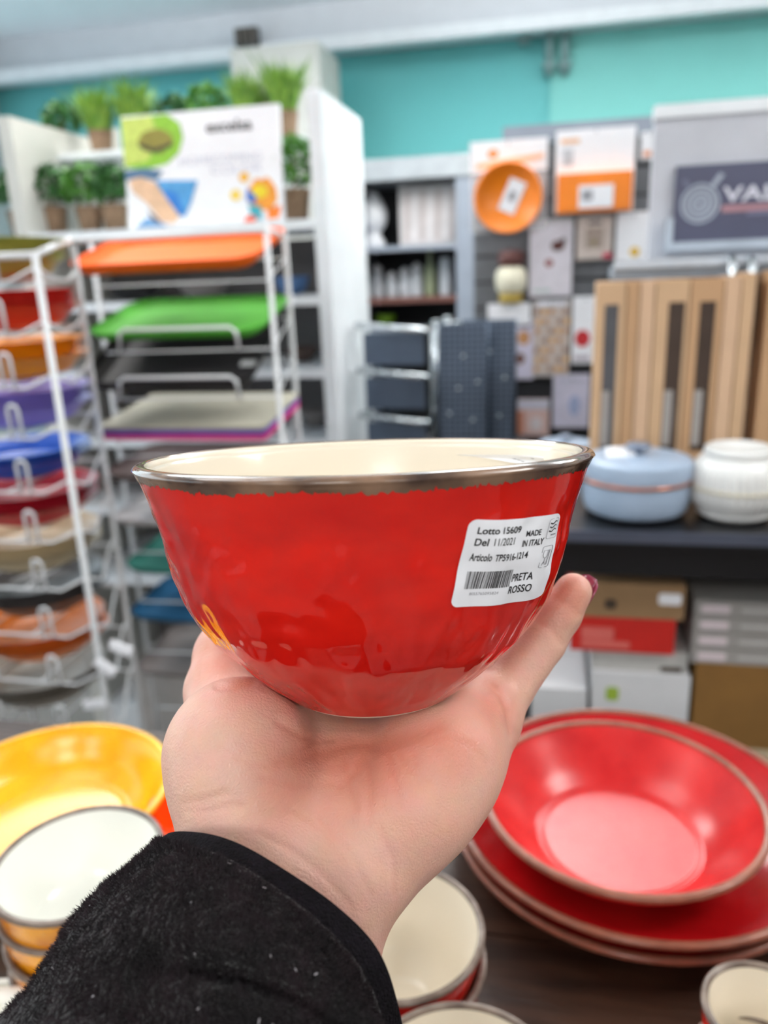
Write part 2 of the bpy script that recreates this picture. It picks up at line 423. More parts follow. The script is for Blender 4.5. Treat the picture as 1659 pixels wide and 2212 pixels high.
# ------------------------------------------------------------------ the hand (signed distance field -> one continuous surface)
def C(u, v, z): return np.array([(u-CX)/FPX*z, (v-CY)/FPX*z, z])
HS = .00095
lo = np.array([-.075, .008, .186]); hi = np.array([.085, .145, .335])
nx, ny, nz = [int(k) for k in np.ceil((hi-lo)/HS)]
gx, gy, gz = [np.arange(n, dtype=np.float32)*HS+l for n, l in zip((nx, ny, nz), lo)]
G = np.stack(np.meshgrid(gx, gy, gz, indexing='ij'), -1)
def cone(a, b, ra, rb):
    a = a.astype(np.float32); b = b.astype(np.float32); ab = b-a
    t = np.clip(((G-a) @ ab)/max(1e-9, float(ab @ ab)), 0, 1)
    d = G-(a+t[..., None]*ab)
    return np.sqrt((d*d).sum(-1))-(ra+(rb-ra)*t)
def smin(a, b, k):
    h = np.clip(.5+.5*(b-a)/k, 0, 1); return b*(1-h)+a*h-k*h*(1-h)
def chain(pts, k=.002):
    d = None
    for (a, ra), (b, rb) in zip(pts[:-1], pts[1:]):
        c = cone(a, b, ra, rb); d = c if d is None else smin(d, c, k)
    return d
mm = .001
Wl, Wr = C(530, 1862, .224), C(706, 1956, .226)
El, Er = C(330, 2330, .200), C(560, 2430, .200)
# forearm + wrist
D = smin(chain([(El, 26*mm), (C(470, 2010, .220), 20*mm), (Wl, 18.6*mm), (C(548, 1740, .237), 20*mm)]),
         chain([(Er, 25*mm), (C(660, 2090, .221), 20*mm), (Wr, 18.2*mm), (C(790, 1815, .236), 18.5*mm)]), .014)
# thenar, hypothenar, hollow of the palm, metacarpal bed
palm = [
 cone(C(524, 1690, .234), C(520, 1628, .238), 20.5*mm, 21*mm),
 cone(C(520, 1628, .238), C(600, 1585, .258), 20.5*mm, 16*mm),
 cone(C(790, 1815, .238), C(893, 1722, .240), 18.5*mm, 18.5*mm),
 cone(C(893, 1722, .240), C(952, 1636, .245), 18.5*mm, 18.6*mm),
 cone(C(952, 1636, .245), C(1035, 1545, .262), 18*mm, 13.5*mm),
 cone(C(640, 1790, .240), C(740, 1690, .252), 19*mm, 19*mm),
 cone(C(740, 1690, .252), C(770, 1570, .290), 18*mm, 14*mm),
 cone(C(600, 1585, .262), C(720, 1545, .300), 15*mm, 11*mm),
 cone(C(900, 1640, .262), C(870, 1540, .296), 15*mm, 11*mm),
 cone(C(1000, 1570, .262), C(965, 1520, .285), 14*mm, 11*mm)]
for c in palm: D = smin(D, c, .009)
thumb = chain([(C(500, 1600, .252), 15*mm), (C(476, 1490, .272), 11.8*mm), (C(487, 1415, .283), 10.8*mm), (C(520, 1330, .296), 10.2*mm), (C(560, 1262, .305), 8.2*mm)], .003)
D = smin(D, thumb, .0065)
fingers = [
 [(C(1045, 1560, .264), 11*mm), (C(1097, 1486, .268), 8.8*mm), (C(1172, 1384, .272), 8.1*mm), (C(1209, 1326, .272), 7.6*mm), (C(1238, 1279, .271), 6.5*mm)],
 [(C(965, 1530, .280), 10*mm), (C(1008, 1462, .279), 8.6*mm), (C(1026, 1345, .293), 8.3*mm), (C(1012, 1290, .300), 7.8*mm), (C(990, 1235, .304), 6.6*mm)],
 [(C(870, 1540, .296), 10.5*mm), (C(905, 1450, .292), 8.8*mm), (C(905, 1340, .304), 8.5*mm), (C(890, 1270, .312), 8*mm), (C(880, 1205, .318), 6.8*mm)],
 [(C(740, 1545, .300), 10.5*mm), (C(735, 1450, .292), 8.8*mm), (C(712, 1340, .305), 8.5*mm), (C(700, 1275, .312), 8*mm), (C(694, 1215, .318), 6.8*mm)]]
for fch in fingers: D = smin(D, chain(fch, .0015), .0045)
# the bowl presses into the hand
q = (G-b_org.astype(np.float32)) @ bw.astype(np.float32)
rr = np.hypot(q[..., 0], q[..., 1])
db = np.maximum((rr-np.interp(q[..., 2], _zs, _rs, left=.0262, right=.07))*.85, -q[..., 2])
D = np.maximum(D, -(db-.0004)).astype(np.float32)
del q, rr, db, palm
def surface_nets(S, o, h):
    sg = S < 0
    c = np.zeros(tuple(k-1 for k in S.shape), np.int8)
    offs = [(i, j, k) for i in (0, 1) for j in (0, 1) for k in (0, 1)]
    sl = lambda A, f: A[f[0]:A.shape[0]-1+f[0], f[1]:A.shape[1]-1+f[1], f[2]:A.shape[2]-1+f[2]]
    for f in offs: c += sl(sg, f)
    act = (c > 0) & (c < 8); idx = np.argwhere(act); N = len(idx)
    cell = -np.ones(act.shape, np.int64); cell[act] = np.arange(N)
    acc = np.zeros((N, 3)); cnt = np.zeros(N)
    for f in offs:
        for ax in range(3):
            if f[ax]: continue
            g = list(f); g[ax] = 1
            a = S[idx[:, 0]+f[0], idx[:, 1]+f[1], idx[:, 2]+f[2]]; b = S[idx[:, 0]+g[0], idx[:, 1]+g[1], idx[:, 2]+g[2]]
            m = (a < 0) != (b < 0); t = np.where(m, a/(a-b+1e-12), 0)
            p = np.tile(np.array(f, float), (N, 1)); p[:, ax] += t
            acc[m] += p[m]; cnt[m] += 1
    V = (idx+acc/cnt[:, None])*h+o
    Q = []
    for ax in range(3):
        b1, b2 = (ax+1) % 3, (ax+2) % 3
        s0 = np.take(sg, range(S.shape[ax]-1), ax); s1 = np.take(sg, range(1, S.shape[ax]), ax)
        e = np.argwhere(s0 != s1)
        e = e[(e[:, b1] > 0) & (e[:, b2] > 0) & (e[:, b1] < S.shape[b1]-1) & (e[:, b2] < S.shape[b2]-1)]
        u = np.zeros(3, int); u[b1] = 1; w = np.zeros(3, int); w[b2] = 1
        quad = [cell[tuple((e-x).T)] for x in (u*0, u, u+w, w)]
        quad = np.stack(quad, 1); flip = sg[tuple(e.T)]
        quad[flip] = quad[flip][:, ::-1]
        Q.append(quad)
    return V, np.concatenate(Q)
HV, HQ = surface_nets(D, lo, HS); del D, G
# relax
edges = np.concatenate([HQ[:, [0, 1]], HQ[:, [1, 2]], HQ[:, [2, 3]], HQ[:, [3, 0]]])
def relax(V, n, w=.5):
    for _ in range(n):
        s = np.zeros_like(V); c = np.zeros(len(V))
        np.add.at(s, edges[:, 0], V[edges[:, 1]]); np.add.at(s, edges[:, 1], V[edges[:, 0]])
        np.add.at(c, edges[:, 0], 1); np.add.at(c, edges[:, 1], 1)
        V = V*(1-w)+w*s/np.maximum(c, 1)[:, None]
    return V
lab = np.arange(len(HV))
for _ in range(400):
    m_ = np.minimum(lab[edges[:, 0]], lab[edges[:, 1]]); old = lab.copy()
    np.minimum.at(lab, edges[:, 0], m_); np.minimum.at(lab, edges[:, 1], m_); lab = lab[lab]
    if (lab == old).all(): break
big = np.bincount(lab).argmax(); keep = lab == big; remap = np.cumsum(keep)-1
HV = HV[keep]; HQ = remap[HQ[keep[HQ].all(1)]]
edges = np.concatenate([HQ[:, [0, 1]], HQ[:, [1, 2]], HQ[:, [2, 3]], HQ[:, [3, 0]]])
HV = relax(HV, 3)
# creases and folds, carved where they lie on the palm side of this hand
fn = np.cross(HV[HQ[:, 1]]-HV[HQ[:, 0]], HV[HQ[:, 3]]-HV[HQ[:, 0]])
vn = np.zeros_like(HV)
for k in range(4): np.add.at(vn, HQ[:, k], fn)
vn /= np.linalg.norm(vn, axis=1)[:, None]+1e-12
if np.median((vn*(HV-HV.mean(0))).sum(1)) < 0: HQ = HQ[:, ::-1]; vn = -vn
pu = CX+FPX*HV[:, 0]/HV[:, 2]; pv = CY+FPX*HV[:, 1]/HV[:, 2]
creases = [  # polyline, width px, depth mm
 ([(1062, 1478), (1082, 1500), (1097, 1535), (1104, 1580)], 9, .9),
 ([(1165, 1345), (1192, 1362), (1215, 1392)], 8, .35), ([(1195, 1290), (1222, 1302), (1245, 1325)], 7, .25),
 ([(470, 1486), (505, 1487), (548, 1474)], 8, .5),
 ([(640, 1640), (700, 1622), (760, 1606), (830, 1612), (880, 1592), (945, 1570)], 16, .55),
 ([(688, 1590), (655, 1620), (600, 1650)], 12, .4),
 ([(790, 1618), (770, 1665), (735, 1700)], 9, .35), ([(835, 1618), (850, 1680), (868, 1740)], 8, .3),
 ([(792, 1640), (800, 1700), (798, 1780)], 7, .3), ([(860, 1625), (880, 1660), (930, 1690)], 7, .2),
 ([(398, 1736), (440, 1730), (490, 1712)], 8, .35), ([(402, 1752), (450, 1752), (520, 1738)], 7, .25),
 ([(560, 1800), (640, 1840), (700, 1890), (760, 1960)], 9, .3), ([(690, 1770), (760, 1850), (800, 1930)], 9, .3),
 ([(820, 1790), (850, 1860), (850, 1930)], 8, .3), ([(420, 1560), (410, 1610), (425, 1660)], 9, .25),
 ([(560, 1680), (640, 1700), (720, 1690)], 8, .25), ([(600, 1560), (650, 1590), (690, 1600), (720, 1596)], 9, .5), ([(745, 1640), (752, 1690), (770, 1750)], 6, .3), ([(880, 1600), (900, 1640), (905, 1700)], 6, .2), ([(470, 1600), (520, 1640), (590, 1660)], 6, .15), ([(620, 1750), (700, 1800), (740, 1860)], 6, .25), ([(900, 1600), (960, 1590), (1020, 1610), (1050, 1650)], 8, .25)]
gro = np.zeros(len(HV)); red_line = np.zeros(len(HV))
front = vn[:, 2] < .25
for pl, w, dep in creases:
    best = np.full(len(HV), 1e9)
    for (x0, y0), (x1, y1) in zip(pl[:-1], pl[1:]):
        dx, dy = x1-x0, y1-y0; t = np.clip(((pu-x0)*dx+(pv-y0)*dy)/(dx*dx+dy*dy), 0, 1)
        best = np.minimum(best, np.hypot(pu-x0-t*dx, pv-y0-t*dy))
    g = np.exp(-(best/w)**2); gro = np.maximum(gro, g*dep*mm*front); red_line = np.maximum(red_line, g*min(1, dep*1.5)*front)
HV = HV-vn*gro[:, None]
# gentle muscle relief
rel = np.array([noise.noise(Vector((v[0]*70, v[1]*70, v[2]*70))) for v in HV])
HV = HV+vn*(rel*.0004)[:, None]
# skin flush, belongs to the skin: rosy hollow and finger pads, paler heel and wrist
def blob(u, v, ru, rv): return np.exp(-((pu-u)/ru)**2-((pv-v)/rv)**2)
flush = .62*blob(760, 1622, 230, 85)+.35*blob(950, 1600, 150, 110)+.35*blob(720, 1720, 220, 110)+.5*blob(480, 1440, 90, 70)+.55*blob(1235, 1290, 50, 60)+.5*blob(1060, 1520, 60, 60)-.45*blob(430, 1640, 90, 120)-.25*blob(640, 1560, 110, 40)
flush = np.clip(flush+.22*red_line+.22*rel, 0, 1)
person = empty('person', cam2w(C(500, 2250, .205)), 0, 'left hand, palm up, in a black fleece sleeve, balancing the red bowl', 'person')
base_p = np.array(person.location)
hm = meshobj('hand', cam2w(HV)-base_p, HQ, None, person, True)
at = hm.data.color_attributes.new('flush', 'FLOAT_COLOR', 'POINT')
at.data.foreach_set('color', np.stack([flush]*3+[np.ones(len(flush))], 1).astype(np.float32).ravel())
ms = bpy.data.materials.new('skin'); ms.use_nodes = True; nt = ms.node_tree; bs = nt.nodes['Principled BSDF']
va = nt.nodes.new('ShaderNodeVertexColor'); va.layer_name = 'flush'
mx = nt.nodes.new('ShaderNodeMix'); mx.data_type = 'RGBA'
mx.inputs[6].default_value = lin((226, 178, 158)); mx.inputs[7].default_value = lin((212, 128, 106))
nt.links.new(va.outputs[0], mx.inputs[0])
tc = nt.nodes.new('ShaderNodeTexCoord'); nz_ = nt.nodes.new('ShaderNodeTexNoise'); nz_.inputs['Scale'].default_value = 160; nz_.inputs['Detail'].default_value = 4
nt.links.new(tc.outputs['Object'], nz_.inputs['Vector'])
mx2 = nt.nodes.new('ShaderNodeMix'); mx2.data_type = 'RGBA'; mx2.blend_type = 'MULTIPLY'; mx2.inputs[0].default_value = .16
nt.links.new(mx.outputs[2], mx2.inputs[6]); nt.links.new(nz_.outputs[1], mx2.inputs[7])
nt.links.new(mx2.outputs[2], bs.inputs['Base Color'])
bs.inputs['Roughness'].default_value = .48; bs.inputs['Subsurface Weight'].default_value = .18
bs.inputs['Subsurface Radius'].default_value = (1, .35, .2); bs.inputs['Subsurface Scale'].default_value = .004
vo = nt.nodes.new('ShaderNodeTexVoronoi'); vo.inputs['Scale'].default_value = 900; vo.feature = 'DISTANCE_TO_EDGE'
n4 = nt.nodes.new('ShaderNodeTexNoise'); n4.inputs['Scale'].default_value = 420; n4.inputs['Detail'].default_value = 3
nt.links.new(tc.outputs['Object'], vo.inputs['Vector']); nt.links.new(tc.outputs['Object'], n4.inputs['Vector'])
ad = nt.nodes.new('ShaderNodeMath'); ad.operation = 'ADD'; nt.links.new(vo.outputs[0], ad.inputs[0]); nt.links.new(n4.outputs[0], ad.inputs[1])
bp = nt.nodes.new('ShaderNodeBump'); bp.inputs['Strength'].default_value = .24; bp.inputs['Distance'].default_value = .0007
mpl = nt.nodes.new('ShaderNodeMapping'); mpl.inputs['Scale'].default_value = (90, 420, 300); mpl.inputs['Rotation'].default_value = (.3, .5, .6)
n5 = nt.nodes.new('ShaderNodeTexNoise'); n5.inputs['Scale'].default_value = 1.0; n5.inputs['Detail'].default_value = 5; n5.inputs['Distortion'].default_value = .6
nt.links.new(tc.outputs['Object'], mpl.inputs[0]); nt.links.new(mpl.outputs[0], n5.inputs['Vector'])
ad2 = nt.nodes.new('ShaderNodeMath'); ad2.operation = 'MULTIPLY_ADD'; ad2.inputs[1].default_value = 1.6
nt.links.new(n5.outputs[0], ad2.inputs[0]); nt.links.new(ad.outputs[0], ad2.inputs[2])
nt.links.new(ad2.outputs[0], bp.inputs['Height']); nt.links.new(bp.outputs[0], bs.inputs['Normal'])
hm.data.materials.append(ms)
# fingernails (mauve varnish), on the back of each finger tip
m_nail = mat('mauve_nail_varnish', (150, 62, 88), .12, var=.02, coat=.6)
def nail(tip, prev, r, back, over=.0015, wid=1.0):
    ax = (tip-prev)/np.linalg.norm(tip-prev); back = back-ax*(back@ax); back /= np.linalg.norm(back); sd = np.cross(ax, back)
    vs_, fs = [], []; NU, NV = 9, 8
    for top in (.0005, -.0001):
        for i in range(NV+1):
            t = i/NV; y = -.006+t*(.006+r*.95+over); w = (1.0 if t < .6 else math.sqrt(max(.05, 1-((t-.6)/.42)**2)))*wid
            for j in range(NU+1):
                a = (j/NU*2-1)*1.05*w; drop = max(0, y)*max(0, y)*(8 if over < .006 else 5)
                vs_.append(tip+ax*y+back*((r+.0002+top)*math.cos(a)-drop)+sd*((r+.0002+top)*math.sin(a)*.92))
    K = (NU+1)*(NV+1)
    for i in range(NV):
        for j in range(NU):
            a = i*(NU+1)+j; fs.append((a, a+1, a+NU+2, a+NU+1)); fs.append((K+a, K+a+NU+1, K+a+NU+2, K+a+1))
    for j in range(NU): a = NV*(NU+1)+j; fs.append((a, a+1, K+a+1, K+a))
    for i in range(NV):
        for j in (0, NU): a = i*(NU+1)+j; fs.append((a, a+NU+1, K+a+NU+1, K+a))
    return meshobj('fingernail', cam2w(np.array(vs_))-base_p, fs, m_nail, person, True)
for k, fch in enumerate(fingers):
    back = np.array([.62, .30, .75]) if k == 0 else np.array([.15, 0, 1.0])
    nail(fch[-1][0], fch[-2][0], fch[-1][1], back, .0015, .85)
nail(C(560, 1262, .305), C(520, 1330, .296), 8.2*mm, np.array([-.7, 0, .7]))

# ------------------------------------------------------------------ the sleeve
def crom(pts, n):
    pts = np.array(pts, float); N = len(pts); out = []
    for i in range(N):
        p0, p1, p2, p3 = pts[i-1], pts[i], pts[(i+1) % N], pts[(i+2) % N]
        for t in np.arange(n)/n:
            out.append(.5*((2*p1)+(-p0+p2)*t+(2*p0-5*p1+4*p2-p3)*t*t+(-p0+3*p1-3*p2+p3)*t**3))
    return np.array(out)
cuff_rings = [
 [(358, 1806, .214), (430, 1798, .200), (518, 1823, .192), (622, 1883, .186), (726, 1956, .184), (809, 2040, .184), (852, 2140, .188), (868, 2262, .205), (770, 2230, .238), (560, 2040, .256), (420, 1880, .246)],
 [(336, 1818, .213), (404, 1826, .197), (492, 1862, .188), (592, 1924, .182), (692, 2002, .180), (776, 2096, .180), (826, 2200, .185), (850, 2310, .205), (740, 2260, .24), (530, 2060, .258), (390, 1900, .247)]]
rings = [
 [(346, 1816, .2145), (414, 1820, .199), (502, 1852, .190), (604, 1914, .184), (704, 1990, .182), (788, 2084, .182), (834, 2190, .187), (852, 2310, .206), (740, 2262, .238), (532, 2062, .256), (392, 1902, .245)],
 [(332, 1824, .213), (398, 1836, .194), (484, 1874, .184), (582, 1938, .178), (680, 2018, .176), (764, 2112, .176), (816, 2216, .181), (846, 2320, .205), (740, 2270, .24), (530, 2070, .258), (388, 1910, .247)],
 [(282, 1862, .212), (352, 1874, .188), (452, 1930, .176), (560, 2006, .170), (672, 2080, .168), (776, 2170, .168), (842, 2262, .175), (880, 2360, .20), (740, 2330, .24), (500, 2150, .258), (340, 1950, .247)],
 [(222, 1912, .210), (292, 1942, .184), (410, 2006, .171), (540, 2086, .166), (680, 2150, .164), (800, 2226, .164), (872, 2310, .172), (900, 2420, .198), (730, 2420, .235), (460, 2230, .252), (270, 2010, .244)],
 [(160, 1985, .206), (232, 2030, .180), (360, 2090, .170), (520, 2130, .167), (680, 2190, .166), (810, 2270, .166), (880, 2370, .172), (900, 2490, .195), (700, 2510, .23), (410, 2330, .245), (200, 2100, .238)],
 [(112, 2050, .203), (188, 2108, .176), (320, 2146, .166), (500, 2170, .160), (680, 2230, .158), (820, 2320, .160), (890, 2430, .168), (900, 2560, .19), (680, 2600, .225), (360, 2430, .238), (140, 2190, .232)],
 [(40, 2145, .198), (130, 2215, .168), (280, 2270, .156), (480, 2320, .150), (680, 2380, .150), (820, 2460, .155), (890, 2560, .163), (900, 2700, .185), (640, 2750, .215), (300, 2570, .228), (70, 2310, .222)],
 [(-90, 2280, .19), (20, 2380, .160), (200, 2450, .146), (440, 2520, .140), (660, 2580, .142), (820, 2660, .148), (890, 2780, .156), (890, 2920, .175), (600, 2980, .205), (200, 2780, .215), (-60, 2480, .212)],
 [(-240, 2450, .18), (-110, 2560, .150), (100, 2650, .136), (380, 2740, .130), (620, 2810, .134), (800, 2900, .140), (880, 3000, .15), (870, 3150, .168), (540, 3200, .195), (80, 2980, .205), (-220, 2680, .20)]]
def loft(name, rs, m, parent, sub=1, thick=0, folds=0.):
    NS = 10; R_ = [crom(r, NS) for r in rs]; R_ = [np.stack([(x[:, 0]-CX)/FPX*x[:, 2], (x[:, 1]-CY)/FPX*x[:, 2], x[:, 2]], 1) for x in R_]
    M_ = []
    for i in range(len(R_)-1):
        p0, p1, p2, p3 = R_[max(0, i-1)], R_[i], R_[i+1], R_[min(len(R_)-1, i+2)]
        for t in np.arange(sub)/sub:
            M_.append(.5*((2*p1)+(-p0+p2)*t+(2*p0-5*p1+4*p2-p3)*t*t+(-p0+3*p1-3*p2+p3)*t**3))
    M_.append(R_[-1]); M_ = np.array(M_)
    ctr = M_.mean(1, keepdims=True); out = M_-ctr; out /= np.linalg.norm(out, axis=2, keepdims=True)
    if folds:
        for i in range(M_.shape[0]):
            for j in range(M_.shape[1]):
                p = M_[i, j]; w = min(1, max(0, (i-8)/8))
                fj = j/M_.shape[1]; fl = 40+5*math.sin(fj*9)
                p = p+out[i, j]*max(0., -out[i, j][2]*1.3-.25)*(.0035*math.exp(-((i-fl+7)/5)**2)-.0042*math.exp(-((i-fl)/2.6)**2)+.003*math.exp(-((i-fl-7)/5)**2)+.002*math.exp(-((i-22-3*math.cos(fj*7))/4)**2))
                M_[i, j] = p+out[i, j]*w*folds*(noise.noise(Vector((p[0]*28, p[1]*60, p[2]*30)))+.5*noise.noise(Vector((p[0]*90, p[1]*110, p[2]*80))))
    a, n, _ = M_.shape; V = M_.reshape(-1, 3); F = [(i*n+j, (i+1)*n+j, (i+1)*n+(j+1) % n, i*n+(j+1) % n) for i in range(a-1) for j in range(n)]
    if thick:     # turn the free edge inwards
        e = M_[0]; c = e.mean(0); k = len(V); V = np.concatenate([V, e+(c-e)*.04+.0005, M_[min(3, a-1)]+(c-e)*.06])
        F += [(j, (j+1) % n, k+(j+1) % n, k+j) for j in range(n)]+[(k+j, k+(j+1) % n, k+n+(j+1) % n, k+n+j) for j in range(n)]
    return meshobj(name, cam2w(V)-base_p, F, m, parent, True), M_
m_fleece = mat('black_fleece', (21, 18, 20), .95, var=.0, rgb2=(34, 26, 30), vscale=70, bump=.9, bscale=520, sheen=.12, spec=.15)
m_hem = mat('black_hem_knit', (15, 13, 16), .9, var=.0, rgb2=(24, 20, 26), vscale=300, bump=.6, bscale=1400, spec=.15)
slv, SM = loft('sleeve', rings, m_fleece, person, 8, 0, .0022)
hem, _ = loft('cuff_hem', cuff_rings, m_hem, slv, 4, 1)
# pile: short tufts
fv, ff = [], []; a, n, _ = SM.shape; NT = 70000
ii = rng.integers(5, a-14, NT); jj = rng.integers(0, n, NT); uu = rng.random(NT); ww = rng.random(NT)
p00 = SM[ii, jj]; p10 = SM[ii+1, jj]; p01 = SM[ii, (jj+1) % n]; p11 = SM[ii+1, (jj+1) % n]
pt = p00*((1-uu)*(1-ww))[:, None]+p10*(uu*(1-ww))[:, None]+p01*((1-uu)*ww)[:, None]+p11*(uu*ww)[:, None]
du = p10-p00; dw = p01-p00; nn = np.cross(du, dw); nn /= np.linalg.norm(nn, axis=1)[:, None]+1e-12
ctr = SM.mean(1)[ii]; nn *= np.sign(((pt-ctr)*nn).sum(1))[:, None]
clump = np.array([noise.noise_vector(Vector((p[0]*330, p[1]*330, p[2]*330))) for p in pt])
dirn = nn*.8+clump*1.2+rng.normal(size=(NT, 3))*.25; dirn /= np.linalg.norm(dirn, axis=1)[:, None]
ln = (.0009+.0013*rng.random(NT))[:, None]
side = np.cross(dirn, rng.normal(size=(NT, 3))); side /= np.linalg.norm(side, axis=1)[:, None]
w_ = .00016
tri = np.stack([pt-side*w_-nn*.0002, pt+side*w_-nn*.0002, pt+dirn*ln], 1).reshape(-1, 3)
pile = meshobj('fleece_pile', cam2w(tri)-base_p, np.arange(NT*3).reshape(-1, 3), mat('fleece_tufts', (30, 26, 29), .9, var=0, rgb2=(44, 33, 38), vscale=90, sheen=.1, spec=.2), slv)
pile['kind'] = 'stuff'
# pale lint caught in the fleece
lv, lf = [], []
for k in rng.choice(NT, 60, replace=False):
    if pt[k, 2] > .2: continue
    c = pt[k]+nn[k]*.0012; d = rng.normal(size=3); d /= np.linalg.norm(d); s_ = np.cross(d, nn[k]); k0 = len(lv)
    l_ = .0002+.0004*rng.random()
    lv += [c-d*l_-s_*.00012, c-d*l_+s_*.00012, c+d*l_+s_*.00012, c+d*l_-s_*.00012]; lf.append((k0, k0+1, k0+2, k0+3))
lint = meshobj('lint', cam2w(np.array(lv))-base_p, lf, mat('pale_lint', (170, 165, 170), .9), slv); lint['kind'] = 'stuff'
# ------------------------------------------------------------------ the display table
TZ = .945
m_wood = mat('dark_walnut', (62, 40, 28), .38, var=0, rgb2=(38, 24, 17), vscale=9, stretch=(1, 9, 9), bump=.2, bscale=30)
tb = sroot('display_table', 0, .42, 0, 'dark brown wooden display table under the ceramic dishes', 'table')
for k in range(5):
    y0 = -.28+k*.1045
    MB().box(-1.1, 1.1, y0, y0+.102, TZ-.035, TZ-.0004*(k % 2)).build('plank', m_wood, tb)
for x in (-1.04, .98):
    for y in (-.26, .16): MB().box(x, x+.06, y, y+.06, 0, TZ-.09).build('leg', m_wood, tb)
MB().box(-1.06, 1.06, -.24, -.21, TZ-.10, TZ-.036).box(-1.06, 1.06, .18, .21, TZ-.10, TZ-.036).build('apron', m_wood, tb)

# ------------------------------------------------------------------ dishes on the table
m_tan = mat('tan_rim_glaze', (146, 88, 68), .25, var=.15, vscale=60)
m_red2 = mat('red_glaze_plain', (214, 44, 42), .24, var=0, rgb2=(188, 26, 28), vscale=20)
m_yel = mat('yellow_glaze', (250, 190, 30), .22, var=0, rgb2=(240, 168, 14), vscale=18)
m_yel2 = mat('mottled_yellow_glaze', (240, 160, 20), .1, var=0, rgb2=(196, 104, 12), vscale=45)
m_org = mat('orange_glaze', (240, 78, 14), .1, var=.06)
m_wht = mat('white_glaze', (240, 240, 232), .1, var=.01)
m_rims = mat('thin_bronze_rim', (128, 112, 100), .15, var=0, rgb2=(84, 68, 60), vscale=60)
def dish(name, label, cat, x, y, z0, outer, inner, mo, mi, mr, group=None, rimw=.0008, n=96, tilt=None):
    t = empty(name, (x, y, z0), 0, label, cat, group)
    MB().lathe(outer, n).build('outer_wall', mo, t, True)
    MB().lathe(inner, n).build('inner_glaze', mi, t, True)
    ro, zo = outer[-1]; ri, zi = inner[-1]; c = (ro+ri)/2; h = (ro-ri)/2
    ring = [(ro+.0003, zo-rimw*2), (ro+.0005, zo-rimw*.6)]+[(c+(h+.0005)*math.cos(a), zo+h*.9*math.sin(a)) for a in np.linspace(0, math.pi, 7)]+[(ri-.0003, zi-rimw)]
    me = MB(); k0 = 0
    vs_, fs = [], []
    for i, (r, z) in enumerate(ring):
        for k in range(n): a = 2*math.pi*k/n; w = .0006*noise.noise(Vector((a*8, i, r*40))) if i == 0 else 0; vs_.append((r*math.cos(a), r*math.sin(a), z+w))
    for i in range(len(ring)-1):
        for k in range(n): l = (k+1) % n; fs.append((i*n+k, i*n+l, (i+1)*n+l, (i+1)*n+k))
    meshobj('rim', vs_, fs, mr, t, True)
    return t
def spl(pts, n=40):
    pts = np.array(pts, float); t = np.linspace(0, len(pts)-1, n); out = []
    for q in t:
        i = min(int(q), len(pts)-2); f = q-i
        p0, p1, p2, p3 = pts[max(0, i-1)], pts[i], pts[i+1], pts[min(len(pts)-1, i+2)]
        out.append(tuple(.5*((2*p1)+(-p0+p2)*f+(2*p0-5*p1+4*p2-p3)*f*f+(-p0+3*p1-3*p2+p3)*f**3)))
    return out
def bowl_prof(r, h, th=.003, foot=.42, belly=.86):
    o = [(0, .003), (r*foot-.003, .003), (r*foot-.002, 0), (r*foot, 0), (r*foot+.001, .003)]+spl([(r*foot+.001, .003), (r*(foot+belly)/2*1.06, h*.22), (r*belly, h*.55), (r, h)], 20)[1:]
    i = [(0, th+.002), (r*foot*.7, th+.002)]+spl([(r*foot*.9, th+.003), (r*(foot+belly)/2*1.06-th*.7, h*.24+th*.6), (r*belly-th, h*.56), (r-th, h)], 20)
    return o, i
# soup plate on two dinner plates
def plate_prof(r, h, floor, th=.005):
    o = [(0, .003), (floor*.8-.004, .003), (floor*.8-.003, 0), (floor*.8, 0), (floor*.8+.001, .003), (floor, .006)]+spl([(floor*1.03, .008), (r*.86, h*.62), (r, h)], 14)
    i = [(0, th+.002), (floor*.9, th+.002), (floor*.96, th+.0025)]+spl([(floor, th+.005), (r*.86-.003, h*.62+th*.8), (r-th, h)], 14)
    return o, i
m_dred = mat('deep_red_glaze', (178, 22, 24), .12, var=0, rgb2=(160, 14, 18), vscale=20)
o_, i_ = plate_prof(.139, .030, .080)
p = Pz(1358, 1766, TZ+.030); dish('dinner_plate', 'deep red dinner plate lying on the table, lowest of the stacked plates', 'plate', p[0], p[1], TZ, o_, i_, m_dred, m_dred, m_tan, 'red dinner plates')
p = Pz(1364, 1738, TZ+.045); dish('dinner_plate', 'deep red dinner plate right under the soup plate', 'plate', p[0], p[1], TZ+.0155, o_, i_, m_dred, m_dred, m_tan, 'red dinner plates')
def soup_prof(r, h, fl, th=.005):
    o = [(0, .003), (fl*.86-.004, .003), (fl*.86-.003, 0), (fl*.86, 0), (fl*.87, .003)]+spl([(fl*.95, .006), (fl*1.22, h*.34), (r*.93, h*.78), (r, h)], 18)
    i = [(0, th+.004), (fl*.90, th+.004), (fl*.93, th+.0042), (fl*.955, th+.0055), (fl*.985, th+.0052), (fl*1.0, th+.0048)]+spl([(fl*1.04, th+.0065), (fl*1.26-.002, h*.36+th*.8), (r*.93-th*.8, h*.78+.003), (r-th, h)], 18)
    return o, i
o_, i_ = soup_prof(.1035, .046, .061)
p = Pz(1341, 1718, TZ+.070); dish('soup_plate', 'bright red deep soup plate with tan rim on top of the plate stack', 'plate', p[0], p[1], TZ+.0227, o_, i_, m_red2, m_red2, m_tan)
